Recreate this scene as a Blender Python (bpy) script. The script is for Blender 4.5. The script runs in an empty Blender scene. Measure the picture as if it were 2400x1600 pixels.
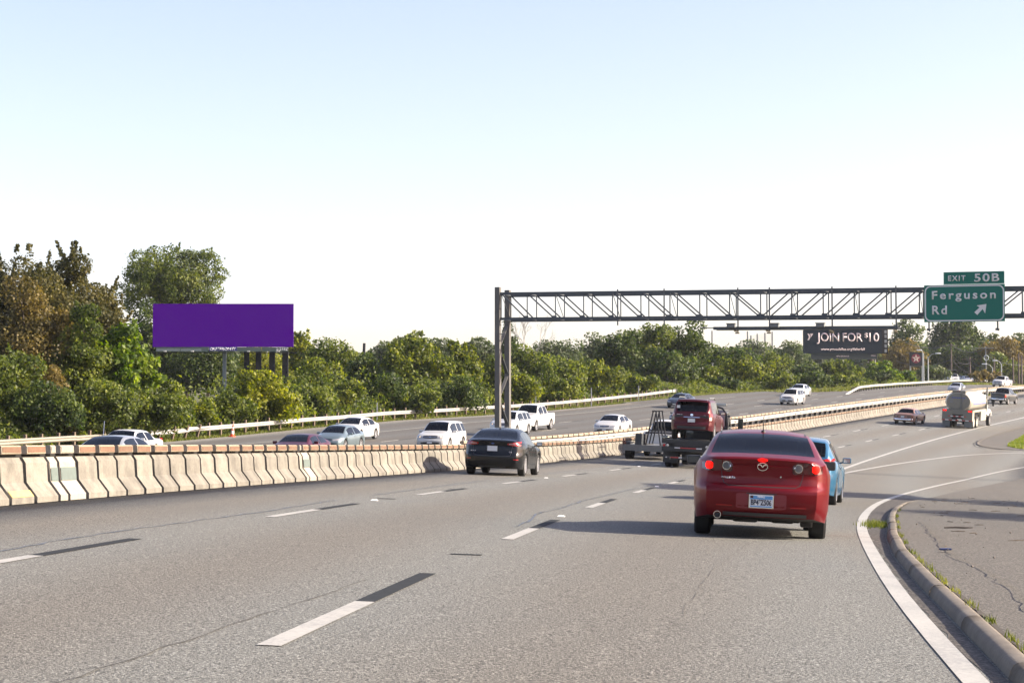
import bpy, bmesh, math, random
import numpy as np
from mathutils import Vector, Matrix, Euler
from mathutils.bvhtree import BVHTree

C = bpy.context
SC = C.scene
COL = SC.collection
R = math.radians

# ------------------------------------------------------------------ camera, sky, sun, exposure
FPX = 4671.0                                   # focal length in pixels of a 2400 px wide picture
PITCH = math.atan(237.8 / FPX)
cam_d = bpy.data.cameras.new('camera')
cam_d.sensor_width = 36.0
cam_d.lens = 36.0 * FPX / 2400.0
cam_d.clip_start = 0.5
cam_d.clip_end = 6000.0
cam_o = bpy.data.objects.new('camera', cam_d)
COL.objects.link(cam_o)
cam_o.location = (0, 0, 0)
cam_o.rotation_euler = (math.pi / 2 + PITCH, 0, 0)
SC.camera = cam_o

SUN_EL, SUN_AZ = 27.0, -3.0                    # azimuth measured from +X towards +Y
SUN_STRENGTH = 4.8
SKY_STRENGTH = 0.14
EXPOSURE = 1.38
world = bpy.data.worlds.new('World')
SC.world = world
world.use_nodes = True
wn = world.node_tree
wn.nodes.clear()
w_out = wn.nodes.new('ShaderNodeOutputWorld')
w_bg = wn.nodes.new('ShaderNodeBackground')
w_sky = wn.nodes.new('ShaderNodeTexSky')
w_sky.sky_type = 'NISHITA'
w_sky.sun_disc = False
w_sky.sun_elevation = R(SUN_EL)
w_sky.sun_rotation = R(90.0 - SUN_AZ)
w_sky.air_density = 0.9
w_sky.dust_density = 1.6
w_sky.ozone_density = 1.0
w_bg.inputs['Strength'].default_value = SKY_STRENGTH
w_mix = wn.nodes.new('ShaderNodeMix'); w_mix.data_type = 'RGBA'; w_mix.blend_type = 'MULTIPLY'
w_mix.inputs['Factor'].default_value = 1.0; w_mix.inputs['B'].default_value = (1.0, .82, .80, 1)   # hazy late summer air
wn.links.new(w_sky.outputs[0], w_mix.inputs['A'])
wn.links.new(w_mix.outputs['Result'], w_bg.inputs['Color'])
wn.links.new(w_bg.outputs[0], w_out.inputs['Surface'])

sun_d = bpy.data.lights.new('sun', 'SUN')
sun_d.energy = SUN_STRENGTH
sun_d.angle = R(0.55)
sun_d.color = (1.0, 0.88, 0.72)
sun_o = bpy.data.objects.new('sun', sun_d)
COL.objects.link(sun_o)
sdir = Vector((math.cos(R(SUN_EL)) * math.cos(R(SUN_AZ)), math.cos(R(SUN_EL)) * math.sin(R(SUN_AZ)), math.sin(R(SUN_EL))))
sun_o.rotation_euler = sdir.to_track_quat('Z', 'Y').to_euler()
sun_o.location = sdir * 200

SC.view_settings.view_transform = 'Standard'
SC.view_settings.look = 'None'
SC.view_settings.exposure = EXPOSURE
SC.view_settings.gamma = 1.0
SC.view_settings.use_curve_mapping = False
SC.render.engine = 'CYCLES'
SC.cycles.max_bounces = 6
SC.cycles.diffuse_bounces = 3
SC.cycles.glossy_bounces = 3
SC.cycles.transmission_bounces = 4
SC.cycles.transparent_max_bounces = 10
SC.cycles.volume_bounces = 0
SC.cycles.use_denoising = True
SC.cycles.caustics_reflective = False
SC.cycles.caustics_refractive = False

# ------------------------------------------------------------------ the shape of the road (metres, camera at the origin)
# s runs along the middle lane line, n to the left of it
PTH = dict(a=-2.79749, th=6.75129, k=-0.04265, k1=1.59578, k2=-4.94002, h=1.32435, g=1.5218, c=-4.3197, c1=3.93324, c2=-0.84466, e=0.03189, e1=1.9857)
S_ = np.arange(-60, 461, 1.0)
def _table():
    P = PTH; s = S_
    T = np.radians(P['th'] + P['k']*s + P['k1']*1e-3*s*s + P['k2']*1e-6*s**3)
    Z = -P['h'] + P['g']*1e-2*s + P['c']*1e-4*s*s + P['c1']*1e-6*s**3 + P['c2']*1e-8*s**4
    E = P['e'] + P['e1']*1e-4*s
    i0, i1 = 60, 260
    for i in range(51, -1, -1):
        T[i] = T[i+1]; E[i] = E[i+1]; Z[i] = Z[i+1]
    zz = np.interp(s, [200, 222, 245, 280, 320, 360, 400, 460], [Z[i1], Z[i1]+1.0, 4.4, 5.75, 7.2, 8.4, 9.4, 10.2])
    k = np.hanning(25); k /= k.sum()
    zs = np.convolve(np.pad(np.where(s <= 200, Z, zz), 12, mode='edge'), k, 'valid')
    T[i1:] = T[i1]; Z[i1:] = zs[i1:]; E[i1:] = .073
    X = np.zeros(len(s)); Y = np.zeros(len(s))
    for i in range(i0+1, len(s)):
        t = (T[i]+T[i-1])/2; X[i] = X[i-1]+math.sin(t); Y[i] = Y[i-1]+math.cos(t)
    for i in range(i0-1, -1, -1):
        t = (T[i]+T[i+1])/2; X[i] = X[i+1]-math.sin(t); Y[i] = Y[i+1]-math.cos(t)
    return T, X + P['a'], Y, Z, E
T_, X_, Y_, Z_, E_ = _table()
NB = 7.45
def smooth(a, b, x):
    t = np.clip((np.asarray(x, float)-a)/(b-a), 0, 1)
    return t*t*(3-2*t)
def EO(s): return np.interp(s, [-60, 80, 100, 120, 150, 180, 210, 300, 460], [0, 0, .01, .02, .036, .037, .045, .07, .07])
def DIP(s, n): return np.interp(s, [0, 100, 130], [.22, .2, 0])*smooth(12.5, 16.5, n)*(1-smooth(24, 32, n))
def elev(s, n):
    return np.interp(s, S_, Z_) + np.interp(s, S_, E_)*np.minimum(n, NB) + EO(s)*np.maximum(n-NB, 0) - DIP(s, n)
def W(s, n, dz=0.0):
    s = np.asarray(s, float); n = np.asarray(n, float)
    t = np.interp(s, S_, T_)
    return np.stack([np.interp(s, S_, X_) - n*np.cos(t), np.interp(s, S_, Y_) + n*np.sin(t), elev(s, n)+dz], -1)
def at(px, py, Y):
    """world point that stands at depth Y along the viewing azimuth of a measured picture point"""
    a, b = (px-1200)/FPX, (800-py)/FPX
    dy = math.cos(PITCH) - b*math.sin(PITCH); dz = math.sin(PITCH) + b*math.cos(PITCH)
    k = Y/dy
    return Vector((a*k, Y, dz*k))
_PTS = np.stack([X_, Y_], -1)
def nearest_sn(x, y):
    x = np.atleast_1d(np.asarray(x, float)); y = np.atleast_1d(np.asarray(y, float))
    i = np.empty(len(x), int)
    for a in range(0, len(x), 4000):
        d = (x[a:a+4000, None]-X_[None])**2 + (y[a:a+4000, None]-Y_[None])**2
        i[a:a+4000] = d.argmin(1)
    dx, dy = x-X_[i], y-Y_[i]
    t = T_[i]
    return S_[i] + dx*np.sin(t)+dy*np.cos(t), -dx*np.cos(t)+dy*np.sin(t)
def ground_z(x, y):
    s, n = nearest_sn(x, y)
    sc = np.clip(s, -58, 458)
    z = elev(sc, np.clip(n, -14, 38))
    z = z + np.clip(n-38, 0, 400)*0.004 - np.clip(-14-n, 0, 200)*0.01
    return z

# ------------------------------------------------------------------ materials
MATS = {}
def _mat(name):
    m = bpy.data.materials.new(name); m.use_nodes = True
    nt = m.node_tree; nt.nodes.clear()
    out = nt.nodes.new('ShaderNodeOutputMaterial')
    return m, nt, out
def lin(h):
    v = [int(h[i:i+2], 16)/255 for i in (0, 2, 4)]
    return tuple(c/12.92 if c <= .04045 else ((c+.055)/1.055)**2.4 for c in v)
def mat(name, col, rough=.6, metal=0., var=.12, scale=6., coat=0., bump=0., spec=.5, emit=0., detail=3.):
    """principled surface with a little uneven colour and relief"""
    if name in MATS: return MATS[name]
    m, nt, out = _mat(name)
    p = nt.nodes.new('ShaderNodeBsdfPrincipled')
    p.inputs['Roughness'].default_value = rough; p.inputs['Metallic'].default_value = metal
    p.inputs['Coat Weight'].default_value = coat; p.inputs['Coat Roughness'].default_value = .04
    p.inputs['Specular IOR Level'].default_value = spec
    tc = nt.nodes.new('ShaderNodeTexCoord')
    nz = nt.nodes.new('ShaderNodeTexNoise'); nz.inputs['Scale'].default_value = scale; nz.inputs['Detail'].default_value = detail
    nt.links.new(tc.outputs['Object'], nz.inputs['Vector'])
    mx = nt.nodes.new('ShaderNodeMix'); mx.data_type = 'RGBA'
    a = [max(0, c*(1-var)) for c in col[:3]]; b = [min(1, c*(1+var)) for c in col[:3]]
    mx.inputs['A'].default_value = (*a, 1); mx.inputs['B'].default_value = (*b, 1)
    nt.links.new(nz.outputs['Fac'], mx.inputs['Factor'])
    nt.links.new(mx.outputs['Result'], p.inputs['Base Color'])
    if emit:
        p.inputs['Emission Color'].default_value = (*col[:3], 1); p.inputs['Emission Strength'].default_value = emit
    if bump:
        bp = nt.nodes.new('ShaderNodeBump'); bp.inputs['Strength'].default_value = bump; bp.inputs['Distance'].default_value = .02
        nt.links.new(nz.outputs['Fac'], bp.inputs['Height']); nt.links.new(bp.outputs['Normal'], p.inputs['Normal'])
    nt.links.new(p.outputs['BSDF'], out.inputs['Surface'])
    MATS[name] = m
    return m
def paint(name, col, metal=.15, rough=.38, coat=.8, spec=.35):
    return mat(name, col, rough=rough, metal=metal, var=.04, scale=3., coat=coat, spec=spec)
def glass_mat(name='car_glass', tint=(.12, .14, .14), rough=.02, ior=1.45):
    if name in MATS: return MATS[name]
    m, nt, out = _mat(name)
    fr = nt.nodes.new('ShaderNodeFresnel'); fr.inputs['IOR'].default_value = ior
    tr = nt.nodes.new('ShaderNodeBsdfTransparent'); tr.inputs['Color'].default_value = (*tint, 1)
    gl = nt.nodes.new('ShaderNodeBsdfGlossy'); gl.inputs['Roughness'].default_value = rough
    nz = nt.nodes.new('ShaderNodeTexNoise'); nz.inputs['Scale'].default_value = 2.0
    mr = nt.nodes.new('ShaderNodeMapRange'); mr.inputs['To Min'].default_value = .8; mr.inputs['To Max'].default_value = 1.0
    nt.links.new(nz.outputs['Fac'], mr.inputs['Value']); nt.links.new(mr.outputs['Result'], gl.inputs['Color'])
    ms = nt.nodes.new('ShaderNodeMixShader')
    nt.links.new(fr.outputs[0], ms.inputs[0]); nt.links.new(tr.outputs[0], ms.inputs[1]); nt.links.new(gl.outputs[0], ms.inputs[2])
    nt.links.new(ms.outputs[0], out.inputs['Surface'])
    MATS[name] = m
    return m

def N(nt, typ, **kw):
    n = nt.nodes.new(typ)
    for k, v in kw.items():
        if k.startswith('i_'): n.inputs[k[2:].replace('_', ' ')].default_value = v
        else: setattr(n, k, v)
    return n
def L(nt, a, b): nt.links.new(a, b)
def mixc(nt, fac, a, b, blend='MIX'):
    m = nt.nodes.new('ShaderNodeMix'); m.data_type = 'RGBA'; m.blend_type = blend
    for sock, v in ((m.inputs['Factor'], fac), (m.inputs['A'], a), (m.inputs['B'], b)):
        if hasattr(v, 'is_linked'): L(nt, v, sock)
        elif isinstance(v, tuple): sock.default_value = (*v[:3], 1)
        else: sock.default_value = v
    return m.outputs['Result']
def ramp(nt, fac, stops):
    r = nt.nodes.new('ShaderNodeValToRGB')
    el = r.color_ramp.elements
    while len(el) > 1: el.remove(el[-1])
    for i, (p, c) in enumerate(stops):
        e = el[0] if i == 0 else el.new(p)
        e.position = p; e.color = (*c, 1) if len(c) == 3 else c
    L(nt, fac, r.inputs['Fac'])
    return r.outputs['Color']

def asphalt_mat(name, base, warm, cool, speck=1.0, bump=.5, streak=.5, grit=70.):
    """worn asphalt: aggregate, wheel tracks along the lanes (UV: u along, v across, metres), patches"""
    m, nt, out = _mat(name)
    p = N(nt, 'ShaderNodeBsdfPrincipled'); p.inputs['Roughness'].default_value = .82; p.inputs['Specular IOR Level'].default_value = .35
    tc = N(nt, 'ShaderNodeTexCoord')
    uv = tc.outputs['UV']; ob = tc.outputs['Object']
    # long streaks
    mp = N(nt, 'ShaderNodeMapping'); mp.inputs['Scale'].default_value = (.022, .85, 1); L(nt, uv, mp.inputs['Vector'])
    st = N(nt, 'ShaderNodeTexNoise', i_Scale=1.0, i_Detail=3.0); L(nt, mp.outputs[0], st.inputs['Vector'])
    # broad patches
    pa = N(nt, 'ShaderNodeTexNoise', i_Scale=.13, i_Detail=4.0); L(nt, ob, pa.inputs['Vector'])
    # lanes: oil band in the middle of each 3.66 m lane, paler wheel tracks
    sx = N(nt, 'ShaderNodeSeparateXYZ'); L(nt, uv, sx.inputs[0])
    ml = N(nt, 'ShaderNodeMath', operation='MULTIPLY'); L(nt, sx.outputs['Y'], ml.inputs[0]); ml.inputs[1].default_value = 2*math.pi/3.66
    sh = N(nt, 'ShaderNodeMath', operation='ADD'); L(nt, ml.outputs[0], sh.inputs[0]); sh.inputs[1].default_value = math.pi
    co = N(nt, 'ShaderNodeMath', operation='COSINE'); L(nt, sh.outputs[0], co.inputs[0])
    mr = N(nt, 'ShaderNodeMapRange'); L(nt, co.outputs[0], mr.inputs['Value']); mr.inputs['From Min'].default_value = -1; mr.inputs['From Max'].default_value = 1
    c0 = mixc(nt, st.outputs['Fac'], tuple(base), tuple(warm))
    c1 = mixc(nt, pa.outputs['Fac'], c0, tuple(cool))
    f2 = N(nt, 'ShaderNodeMath', operation='MULTIPLY'); L(nt, mr.outputs[0], f2.inputs[0]); f2.inputs[1].default_value = streak
    c2 = mixc(nt, f2.outputs[0], c1, (warm[0]*.72, warm[1]*.63, warm[2]*.55))
    # aggregate
    ag = N(nt, 'ShaderNodeTexNoise', i_Scale=grit, i_Detail=2.0, i_Roughness=.8); L(nt, ob, ag.inputs['Vector'])
    vo = N(nt, 'ShaderNodeTexVoronoi', i_Scale=grit*.75); L(nt, ob, vo.inputs['Vector'])
    agc = ramp(nt, ag.outputs['Fac'], [(.32, (max(.10, 1-.95*speck),)*3), (.45, (.72, .71, .70)), (.55, (1.06, 1.06, 1.05)), (.68, (1+1.2*speck,)*3)])
    c3 = mixc(nt, 1.0, c2, agc, 'MULTIPLY')
    vc = ramp(nt, vo.outputs['Color'], [(0, (.82, .80, .78)), (.5, (1, 1, 1)), (1, (1.18, 1.17, 1.14))])
    c4 = mixc(nt, .8*speck, c3, mixc(nt, 1.0, c3, vc, 'MULTIPLY'))
    L(nt, c4, p.inputs['Base Color'])
    bp = N(nt, 'ShaderNodeBump', i_Strength=bump, i_Distance=.012); L(nt, ag.outputs['Fac'], bp.inputs['Height']); L(nt, bp.outputs[0], p.inputs['Normal'])
    L(nt, p.outputs[0], out.inputs['Surface'])
    MATS[name] = m
    return m

def paint_line_mat(name, col, wear=.45, thr=.36):
    """thermoplastic road paint, worn through to the asphalt in spots"""
    m, nt, out = _mat(name)
    p = N(nt, 'ShaderNodeBsdfPrincipled'); p.inputs['Roughness'].default_value = .6
    tc = N(nt, 'ShaderNodeTexCoord')
    a = N(nt, 'ShaderNodeTexNoise', i_Scale=26., i_Detail=4.0, i_Roughness=.75); L(nt, tc.outputs['Object'], a.inputs['Vector'])
    b = N(nt, 'ShaderNodeTexNoise', i_Scale=1.3, i_Detail=2.0); L(nt, tc.outputs['Object'], b.inputs['Vector'])
    su = N(nt, 'ShaderNodeMath', operation='ADD'); L(nt, a.outputs['Fac'], su.inputs[0])
    mu = N(nt, 'ShaderNodeMath', operation='MULTIPLY'); L(nt, b.outputs['Fac'], mu.inputs[0]); mu.inputs[1].default_value = wear
    L(nt, mu.outputs[0], su.inputs[1])
    base = tuple(col)
    c = ramp(nt, su.outputs[0], [(thr, tuple(.45*x+.08 for x in base)), (thr+.12, tuple(.86*x for x in base)), (thr+.4, base)])
    L(nt, c, p.inputs['Base Color']); L(nt, p.outputs[0], out.inputs['Surface'])
    MATS[name] = m
    return m

def concrete_mat(name, base, stain=(.2, .17, .13), amount=.5):
    m, nt, out = _mat(name)
    p = N(nt, 'ShaderNodeBsdfPrincipled'); p.inputs['Roughness'].default_value = .85
    tc = N(nt, 'ShaderNodeTexCoord'); oi = N(nt, 'ShaderNodeObjectInfo')
    ad = N(nt, 'ShaderNodeVectorMath', operation='ADD'); L(nt, tc.outputs['Object'], ad.inputs[0])
    sc = N(nt, 'ShaderNodeVectorMath', operation='SCALE'); L(nt, oi.outputs['Random'], sc.inputs['Scale']); sc.inputs[0].default_value = (37, 91, 53)
    L(nt, sc.outputs[0], ad.inputs[1])
    a = N(nt, 'ShaderNodeTexNoise', i_Scale=2.2, i_Detail=5.0, i_Roughness=.65); L(nt, ad.outputs[0], a.inputs['Vector'])
    b = N(nt, 'ShaderNodeTexNoise', i_Scale=22., i_Detail=4.0, i_Roughness=.7); L(nt, ad.outputs[0], b.inputs['Vector'])
    c0 = ramp(nt, a.outputs['Fac'], [(.25, tuple(stain)), (.45, tuple(.6*x+.4*y*.8 for x, y in zip(base, stain))), (.6, tuple(base)), (1, tuple(min(1, x*1.12) for x in base))])
    c1 = mixc(nt, amount, tuple(base), c0)
    g = ramp(nt, b.outputs['Fac'], [(.3, (.78, .77, .75)), (.5, (1, 1, 1)), (.8, (1.08, 1.07, 1.05))])
    c2 = mixc(nt, 1.0, c1, g, 'MULTIPLY')
    rr = N(nt, 'ShaderNodeMapRange'); L(nt, oi.outputs['Random'], rr.inputs['Value']); rr.inputs['To Min'].default_value = .86; rr.inputs['To Max'].default_value = 1.08
    hs = N(nt, 'ShaderNodeHueSaturation'); L(nt, rr.outputs[0], hs.inputs['Value']); L(nt, c2, hs.inputs['Color'])
    L(nt, hs.outputs[0], p.inputs['Base Color'])
    bp = N(nt, 'ShaderNodeBump', i_Strength=.35, i_Distance=.01); L(nt, b.outputs['Fac'], bp.inputs['Height']); L(nt, bp.outputs[0], p.inputs['Normal'])
    L(nt, p.outputs[0], out.inputs['Surface'])
    MATS[name] = m
    return m

def leaf_mat(name, c_dark, c_mid, c_lit, trans=.45):
    m, nt, out = _mat(name)
    geo = N(nt, 'ShaderNodeNewGeometry'); tc = N(nt, 'ShaderNodeTexCoord'); oi = N(nt, 'ShaderNodeObjectInfo')
    nz = N(nt, 'ShaderNodeTexNoise', i_Scale=.55, i_Detail=3.0); 
    ad = N(nt, 'ShaderNodeVectorMath', operation='ADD'); L(nt, tc.outputs['Object'], ad.inputs[0])
    sc = N(nt, 'ShaderNodeVectorMath', operation='SCALE'); L(nt, oi.outputs['Random'], sc.inputs['Scale']); sc.inputs[0].default_value = (31, 17, 23)
    L(nt, sc.outputs[0], ad.inputs[1]); L(nt, ad.outputs[0], nz.inputs['Vector'])
    rnd = geo.outputs['Random Per Island']
    a = N(nt, 'ShaderNodeMath', operation='MULTIPLY'); L(nt, rnd, a.inputs[0]); a.inputs[1].default_value = .55
    b = N(nt, 'ShaderNodeMath', operation='ADD'); L(nt, a.outputs[0], b.inputs[0])
    b2 = N(nt, 'ShaderNodeMath', operation='MULTIPLY_ADD'); L(nt, nz.outputs['Fac'], b2.inputs[0]); b2.inputs[1].default_value = 1.3; b2.inputs[2].default_value = -.4
    L(nt, b2.outputs[0], b.inputs[1])
    col = ramp(nt, b.outputs[0], [(.12, tuple(c_dark)), (.5, tuple(c_mid)), (.9, tuple(c_lit))])
    d = N(nt, 'ShaderNodeBsdfPrincipled'); d.inputs['Roughness'].default_value = .55; d.inputs['Specular IOR Level'].default_value = .35
    L(nt, col, d.inputs['Base Color'])
    t = N(nt, 'ShaderNodeBsdfTranslucent')
    hs = N(nt, 'ShaderNodeHueSaturation', i_Saturation=1.15, i_Value=1.5); L(nt, col, hs.inputs['Color']); L(nt, hs.outputs[0], t.inputs['Color'])
    ms = N(nt, 'ShaderNodeMixShader'); ms.inputs[0].default_value = trans
    L(nt, d.outputs[0], ms.inputs[1]); L(nt, t.outputs[0], ms.inputs[2]); L(nt, ms.outputs[0], out.inputs['Surface'])
    MATS[name] = m
    return m

# ------------------------------------------------------------------ object helpers
def tag(o, label=None, cat=None, group=None, kind=None):
    if label: o['label'] = label
    if cat: o['category'] = cat
    if group: o['group'] = group
    if kind: o['kind'] = kind
    return o
def empty(name, loc=(0, 0, 0), rot=(0, 0, 0), matrix=None):
    o = bpy.data.objects.new(name, None); COL.objects.link(o)
    o.empty_display_size = .3
    if matrix is not None: o.matrix_world = matrix
    else: o.location = loc; o.rotation_euler = rot
    return o
def obj_from(name, me, m=None, parent=None):
    if m is not None and not me.materials: me.materials.append(m)
    o = bpy.data.objects.new(name, me); COL.objects.link(o)
    if parent is not None: o.parent = parent
    return o
def mesh(name, verts, faces, m=None, parent=None, smooth_=False, uvs=None):
    me = bpy.data.meshes.new(name)
    me.from_pydata([tuple(map(float, v)) for v in verts], [], faces)
    if smooth_: me.polygons.foreach_set('use_smooth', [True]*len(me.polygons))
    if uvs is not None:
        l = me.uv_layers.new(name='UVMap')
        vi = np.empty(len(me.loops), int); me.loops.foreach_get('vertex_index', vi)
        l.data.foreach_set('uv', np.asarray(uvs, float)[vi].ravel())
    me.update()
    return obj_from(name, me, m, parent)
class MB:
    """collects simple solids, then links them as one mesh object"""
    def __init__(s): s.v = []; s.f = []
    def add(s, vs, fs, M=None):
        b = len(s.v)
        s.v += [tuple(M @ Vector(v)) if M is not None else tuple(v) for v in vs]
        s.f += [tuple(i+b for i in f) for f in fs]
        return s
    def box(s, c, d, M=None, bev=0.):
        x, y, z = d[0]/2, d[1]/2, d[2]/2
        if bev <= 0:
            vs = [(c[0]+i*x, c[1]+j*y, c[2]+k*z) for i in (-1, 1) for j in (-1, 1) for k in (-1, 1)]
            return s.add(vs, [(0, 1, 3, 2), (4, 6, 7, 5), (0, 4, 5, 1), (2, 3, 7, 6), (0, 2, 6, 4), (1, 5, 7, 3)], M)
        bm = bmesh.new(); bmesh.ops.create_cube(bm, size=1)
        bmesh.ops.scale(bm, vec=d, verts=bm.verts)
        bmesh.ops.bevel(bm, geom=bm.edges[:], offset=bev, segments=2, profile=.6, affect='EDGES')
        bmesh.ops.translate(bm, vec=c, verts=bm.verts)
        vs = [tuple(v.co) for v in bm.verts]; fs = [tuple(v.index for v in f.verts) for f in bm.faces]
        bm.free()
        return s.add(vs, fs, M)
    def tube(s, pts, rad, seg=8, M=None, cap=True):
        pts = [Vector(p) for p in pts]
        rad = rad if hasattr(rad, '__len__') else [rad]*len(pts)
        vs = []; fs = []
        up = Vector((0, 0, 1))
        for i, p in enumerate(pts):
            d = (pts[min(i+1, len(pts)-1)] - pts[max(i-1, 0)])
            d = d.normalized() if d.length > 1e-9 else up
            a = d.cross(up if abs(d.z) < .95 else Vector((1, 0, 0))).normalized(); b = d.cross(a)
            for k in range(seg):
                t = 2*math.pi*k/seg
                vs.append(p + (a*math.cos(t)+b*math.sin(t))*rad[i])
        for i in range(len(pts)-1):
            for k in range(seg):
                fs.append((i*seg+k, i*seg+(k+1) % seg, (i+1)*seg+(k+1) % seg, (i+1)*seg+k))
        if cap:
            fs.append(tuple(range(seg))); fs.append(tuple((len(pts)-1)*seg+k for k in range(seg))[::-1])
        return s.add(vs, fs, M)
    def bar(s, a, b, w, h, M=None):
        a = Vector(a); b = Vector(b); d = (b-a); l = d.length; d.normalize()
        up = Vector((0, 0, 1)) if abs(d.z) < .95 else Vector((0, 1, 0))
        x = d.cross(up).normalized(); y = x.cross(d)
        vs = [p + x*i*w/2 + y*j*h/2 for p in (a, b) for i, j in ((-1, -1), (1, -1), (1, 1), (-1, 1))]
        return s.add(vs, [(0, 1, 2, 3), (7, 6, 5, 4), (0, 4, 5, 1), (1, 5, 6, 2), (2, 6, 7, 3), (3, 7, 4, 0)], M)
    def lathe(s, prof, seg=24, M=None):
        """prof: (radius, height) along local Z"""
        vs = []; fs = []
        for r, z in prof:
            for k in range(seg):
                t = 2*math.pi*k/seg; vs.append((r*math.cos(t), r*math.sin(t), z))
        for i in range(len(prof)-1):
            for k in range(seg):
                fs.append((i*seg+k, i*seg+(k+1) % seg, (i+1)*seg+(k+1) % seg, (i+1)*seg+k))
        return s.add(vs, fs, M)
    def prism(s, poly, z0, z1, M=None):
        n = len(poly)
        vs = [(x, y, z0) for x, y in poly]+[(x, y, z1) for x, y in poly]
        fs = [tuple(range(n))[::-1], tuple(range(n, 2*n))]+[(i, (i+1) % n, n+(i+1) % n, n+i) for i in range(n)]
        return s.add(vs, fs, M)
    def build(s, name, m=None, parent=None, smooth_=False):
        o = mesh(name, s.v, s.f, m, parent)
        if smooth_:
            o.data.polygons.foreach_set('use_smooth', [True]*len(o.data.polygons))
            try: o.data.set_sharp_from_angle(angle=R(35))
            except Exception: pass
        return o
def copy_tree(o, parent=None):
    c = o.copy(); COL.objects.link(c); c.parent = parent
    for ch in list(o.children): copy_tree(ch, c)
    return c
def text_mesh(name, txt, m, parent, M, width=None, height=None, bold=.0, extrude=.01, space=1.0, ref='H', align='LEFT'):
    """flat lettering; height = cap height, width = total width; M maps text x,y to the surface"""
    def outline(t):
        cu = bpy.data.curves.new('tmp', 'FONT'); cu.body = t; cu.size = 1; cu.offset = bold; cu.extrude = 0
        cu.space_character = space; cu.resolution_u = 3
        o = bpy.data.objects.new('tmp', cu); COL.objects.link(o)
        dg = C.evaluated_depsgraph_get(); me = bpy.data.meshes.new_from_object(o.evaluated_get(dg))
        bpy.data.objects.remove(o); bpy.data.curves.remove(cu)
        return me
    me = outline(txt)
    co = np.empty(len(me.vertices)*3); me.vertices.foreach_get('co', co); co = co.reshape(-1, 3)
    mr = outline(ref); c2 = np.empty(len(mr.vertices)*3); mr.vertices.foreach_get('co', c2); cap = c2.reshape(-1, 3)[:, 1].max(); bpy.data.meshes.remove(mr)
    x0, x1 = co[:, 0].min(), co[:, 0].max()
    sy = height/cap; sx = sy if width is None else width/(x1-x0)
    co[:, 0] = (co[:, 0]-x0)*sx; co[:, 1] *= sy
    if align == 'CENTER': co[:, 0] -= (x1-x0)*sx/2
    bm = bmesh.new(); bm.from_mesh(me); bpy.data.meshes.remove(me)
    for v, c in zip(bm.verts, co): v.co = c
    if extrude:
        g = bmesh.ops.extrude_face_region(bm, geom=bm.faces[:])
        bmesh.ops.translate(bm, vec=(0, 0, extrude), verts=[e for e in g['geom'] if isinstance(e, bmesh.types.BMVert)])
    me = bpy.data.meshes.new(name); bm.to_mesh(me); bm.free()
    me.transform(M)
    return obj_from(name, me, m, parent)
def frame_at(s, n, yaw=0., dz=0., flip=False, roll=0.):
    """matrix for something standing on the road, +Y along the lane"""
    p = Vector(W(s, n, dz)); f = Vector(W(s+1, n)) - Vector(W(s-1, n)); l = Vector(W(s, n+.8)) - Vector(W(s, n-.8))
    f.normalize(); x = (-l).normalized(); z = x.cross(f).normalized(); x = f.cross(z).normalized()
    M = Matrix(((x.x, f.x, z.x, p.x), (x.y, f.y, z.y, p.y), (x.z, f.z, z.z, p.z), (0, 0, 0, 1)))
    if flip: M = M @ Matrix.Rotation(math.pi, 4, 'Z')
    if yaw: M = M @ Matrix.Rotation(R(yaw), 4, 'Z')
    if roll: M = M @ Matrix.Rotation(R(roll), 4, 'Y')
    return M
# ================================================================== ground, roads, markings
M_ASPH = asphalt_mat('asphalt', (.162, .165, .148), (.157, .149, .128), (.142, .151, .146), speck=1.2, bump=.9, streak=.42, grit=52.)
M_ASPH2 = asphalt_mat('asphalt_far', (.124, .124, .114), (.112, .106, .094), (.104, .108, .103), speck=.35, bump=.2, streak=.45, grit=25.)
M_APRON = asphalt_mat('apron_asphalt', (.132, .124, .106), (.112, .100, .082), (.094, .091, .082), speck=.95, bump=.8, streak=0., grit=42.)
M_GRAV = asphalt_mat('coarse_asphalt', (.085, .078, .066), (.078, .066, .055), (.066, .062, .058), speck=1.0, bump=1.0, streak=0., grit=24.)
M_WHITE = paint_line_mat('white_road_paint', (.42, .41, .37), thr=.60)
M_WORN = paint_line_mat('worn_white_paint', (.44, .42, .36), wear=.6, thr=.62)
M_BLACK = mat('black_contrast_tape', (.026, .029, .032), rough=.9, var=.35, scale=20., spec=.15)
M_HAIR = mat('hairline', (.075, .07, .06), rough=.9, var=.4, scale=30.)
M_TAR = mat('crack_sealant', (.075, .085, .10), rough=.5, var=.35, scale=8.)
M_KERB = concrete_mat('kerb_concrete', (.165, .142, .112), (.085, .070, .054), .7)
M_CONC = concrete_mat('barrier_concrete', (.225, .209, .173), (.085, .077, .064), .85)
M_CAP = concrete_mat('barrier_cap_brown', (.165, .090, .054), (.25, .17, .11), .7)
M_CAPE = concrete_mat('cap_edge_cream', (.36, .29, .205), (.20, .15, .10), .6)
M_WCONC = concrete_mat('whitewashed_concrete', (.33, .30, .245), (.20, .18, .14), .5)
M_GREYP = mat('grey_overpaint', (.12, .15, .135), rough=.8, var=.2, scale=9.)
M_YELP = mat('faded_yellow_paint', (.55, .38, .14), rough=.8, var=.3, scale=9.)

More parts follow.
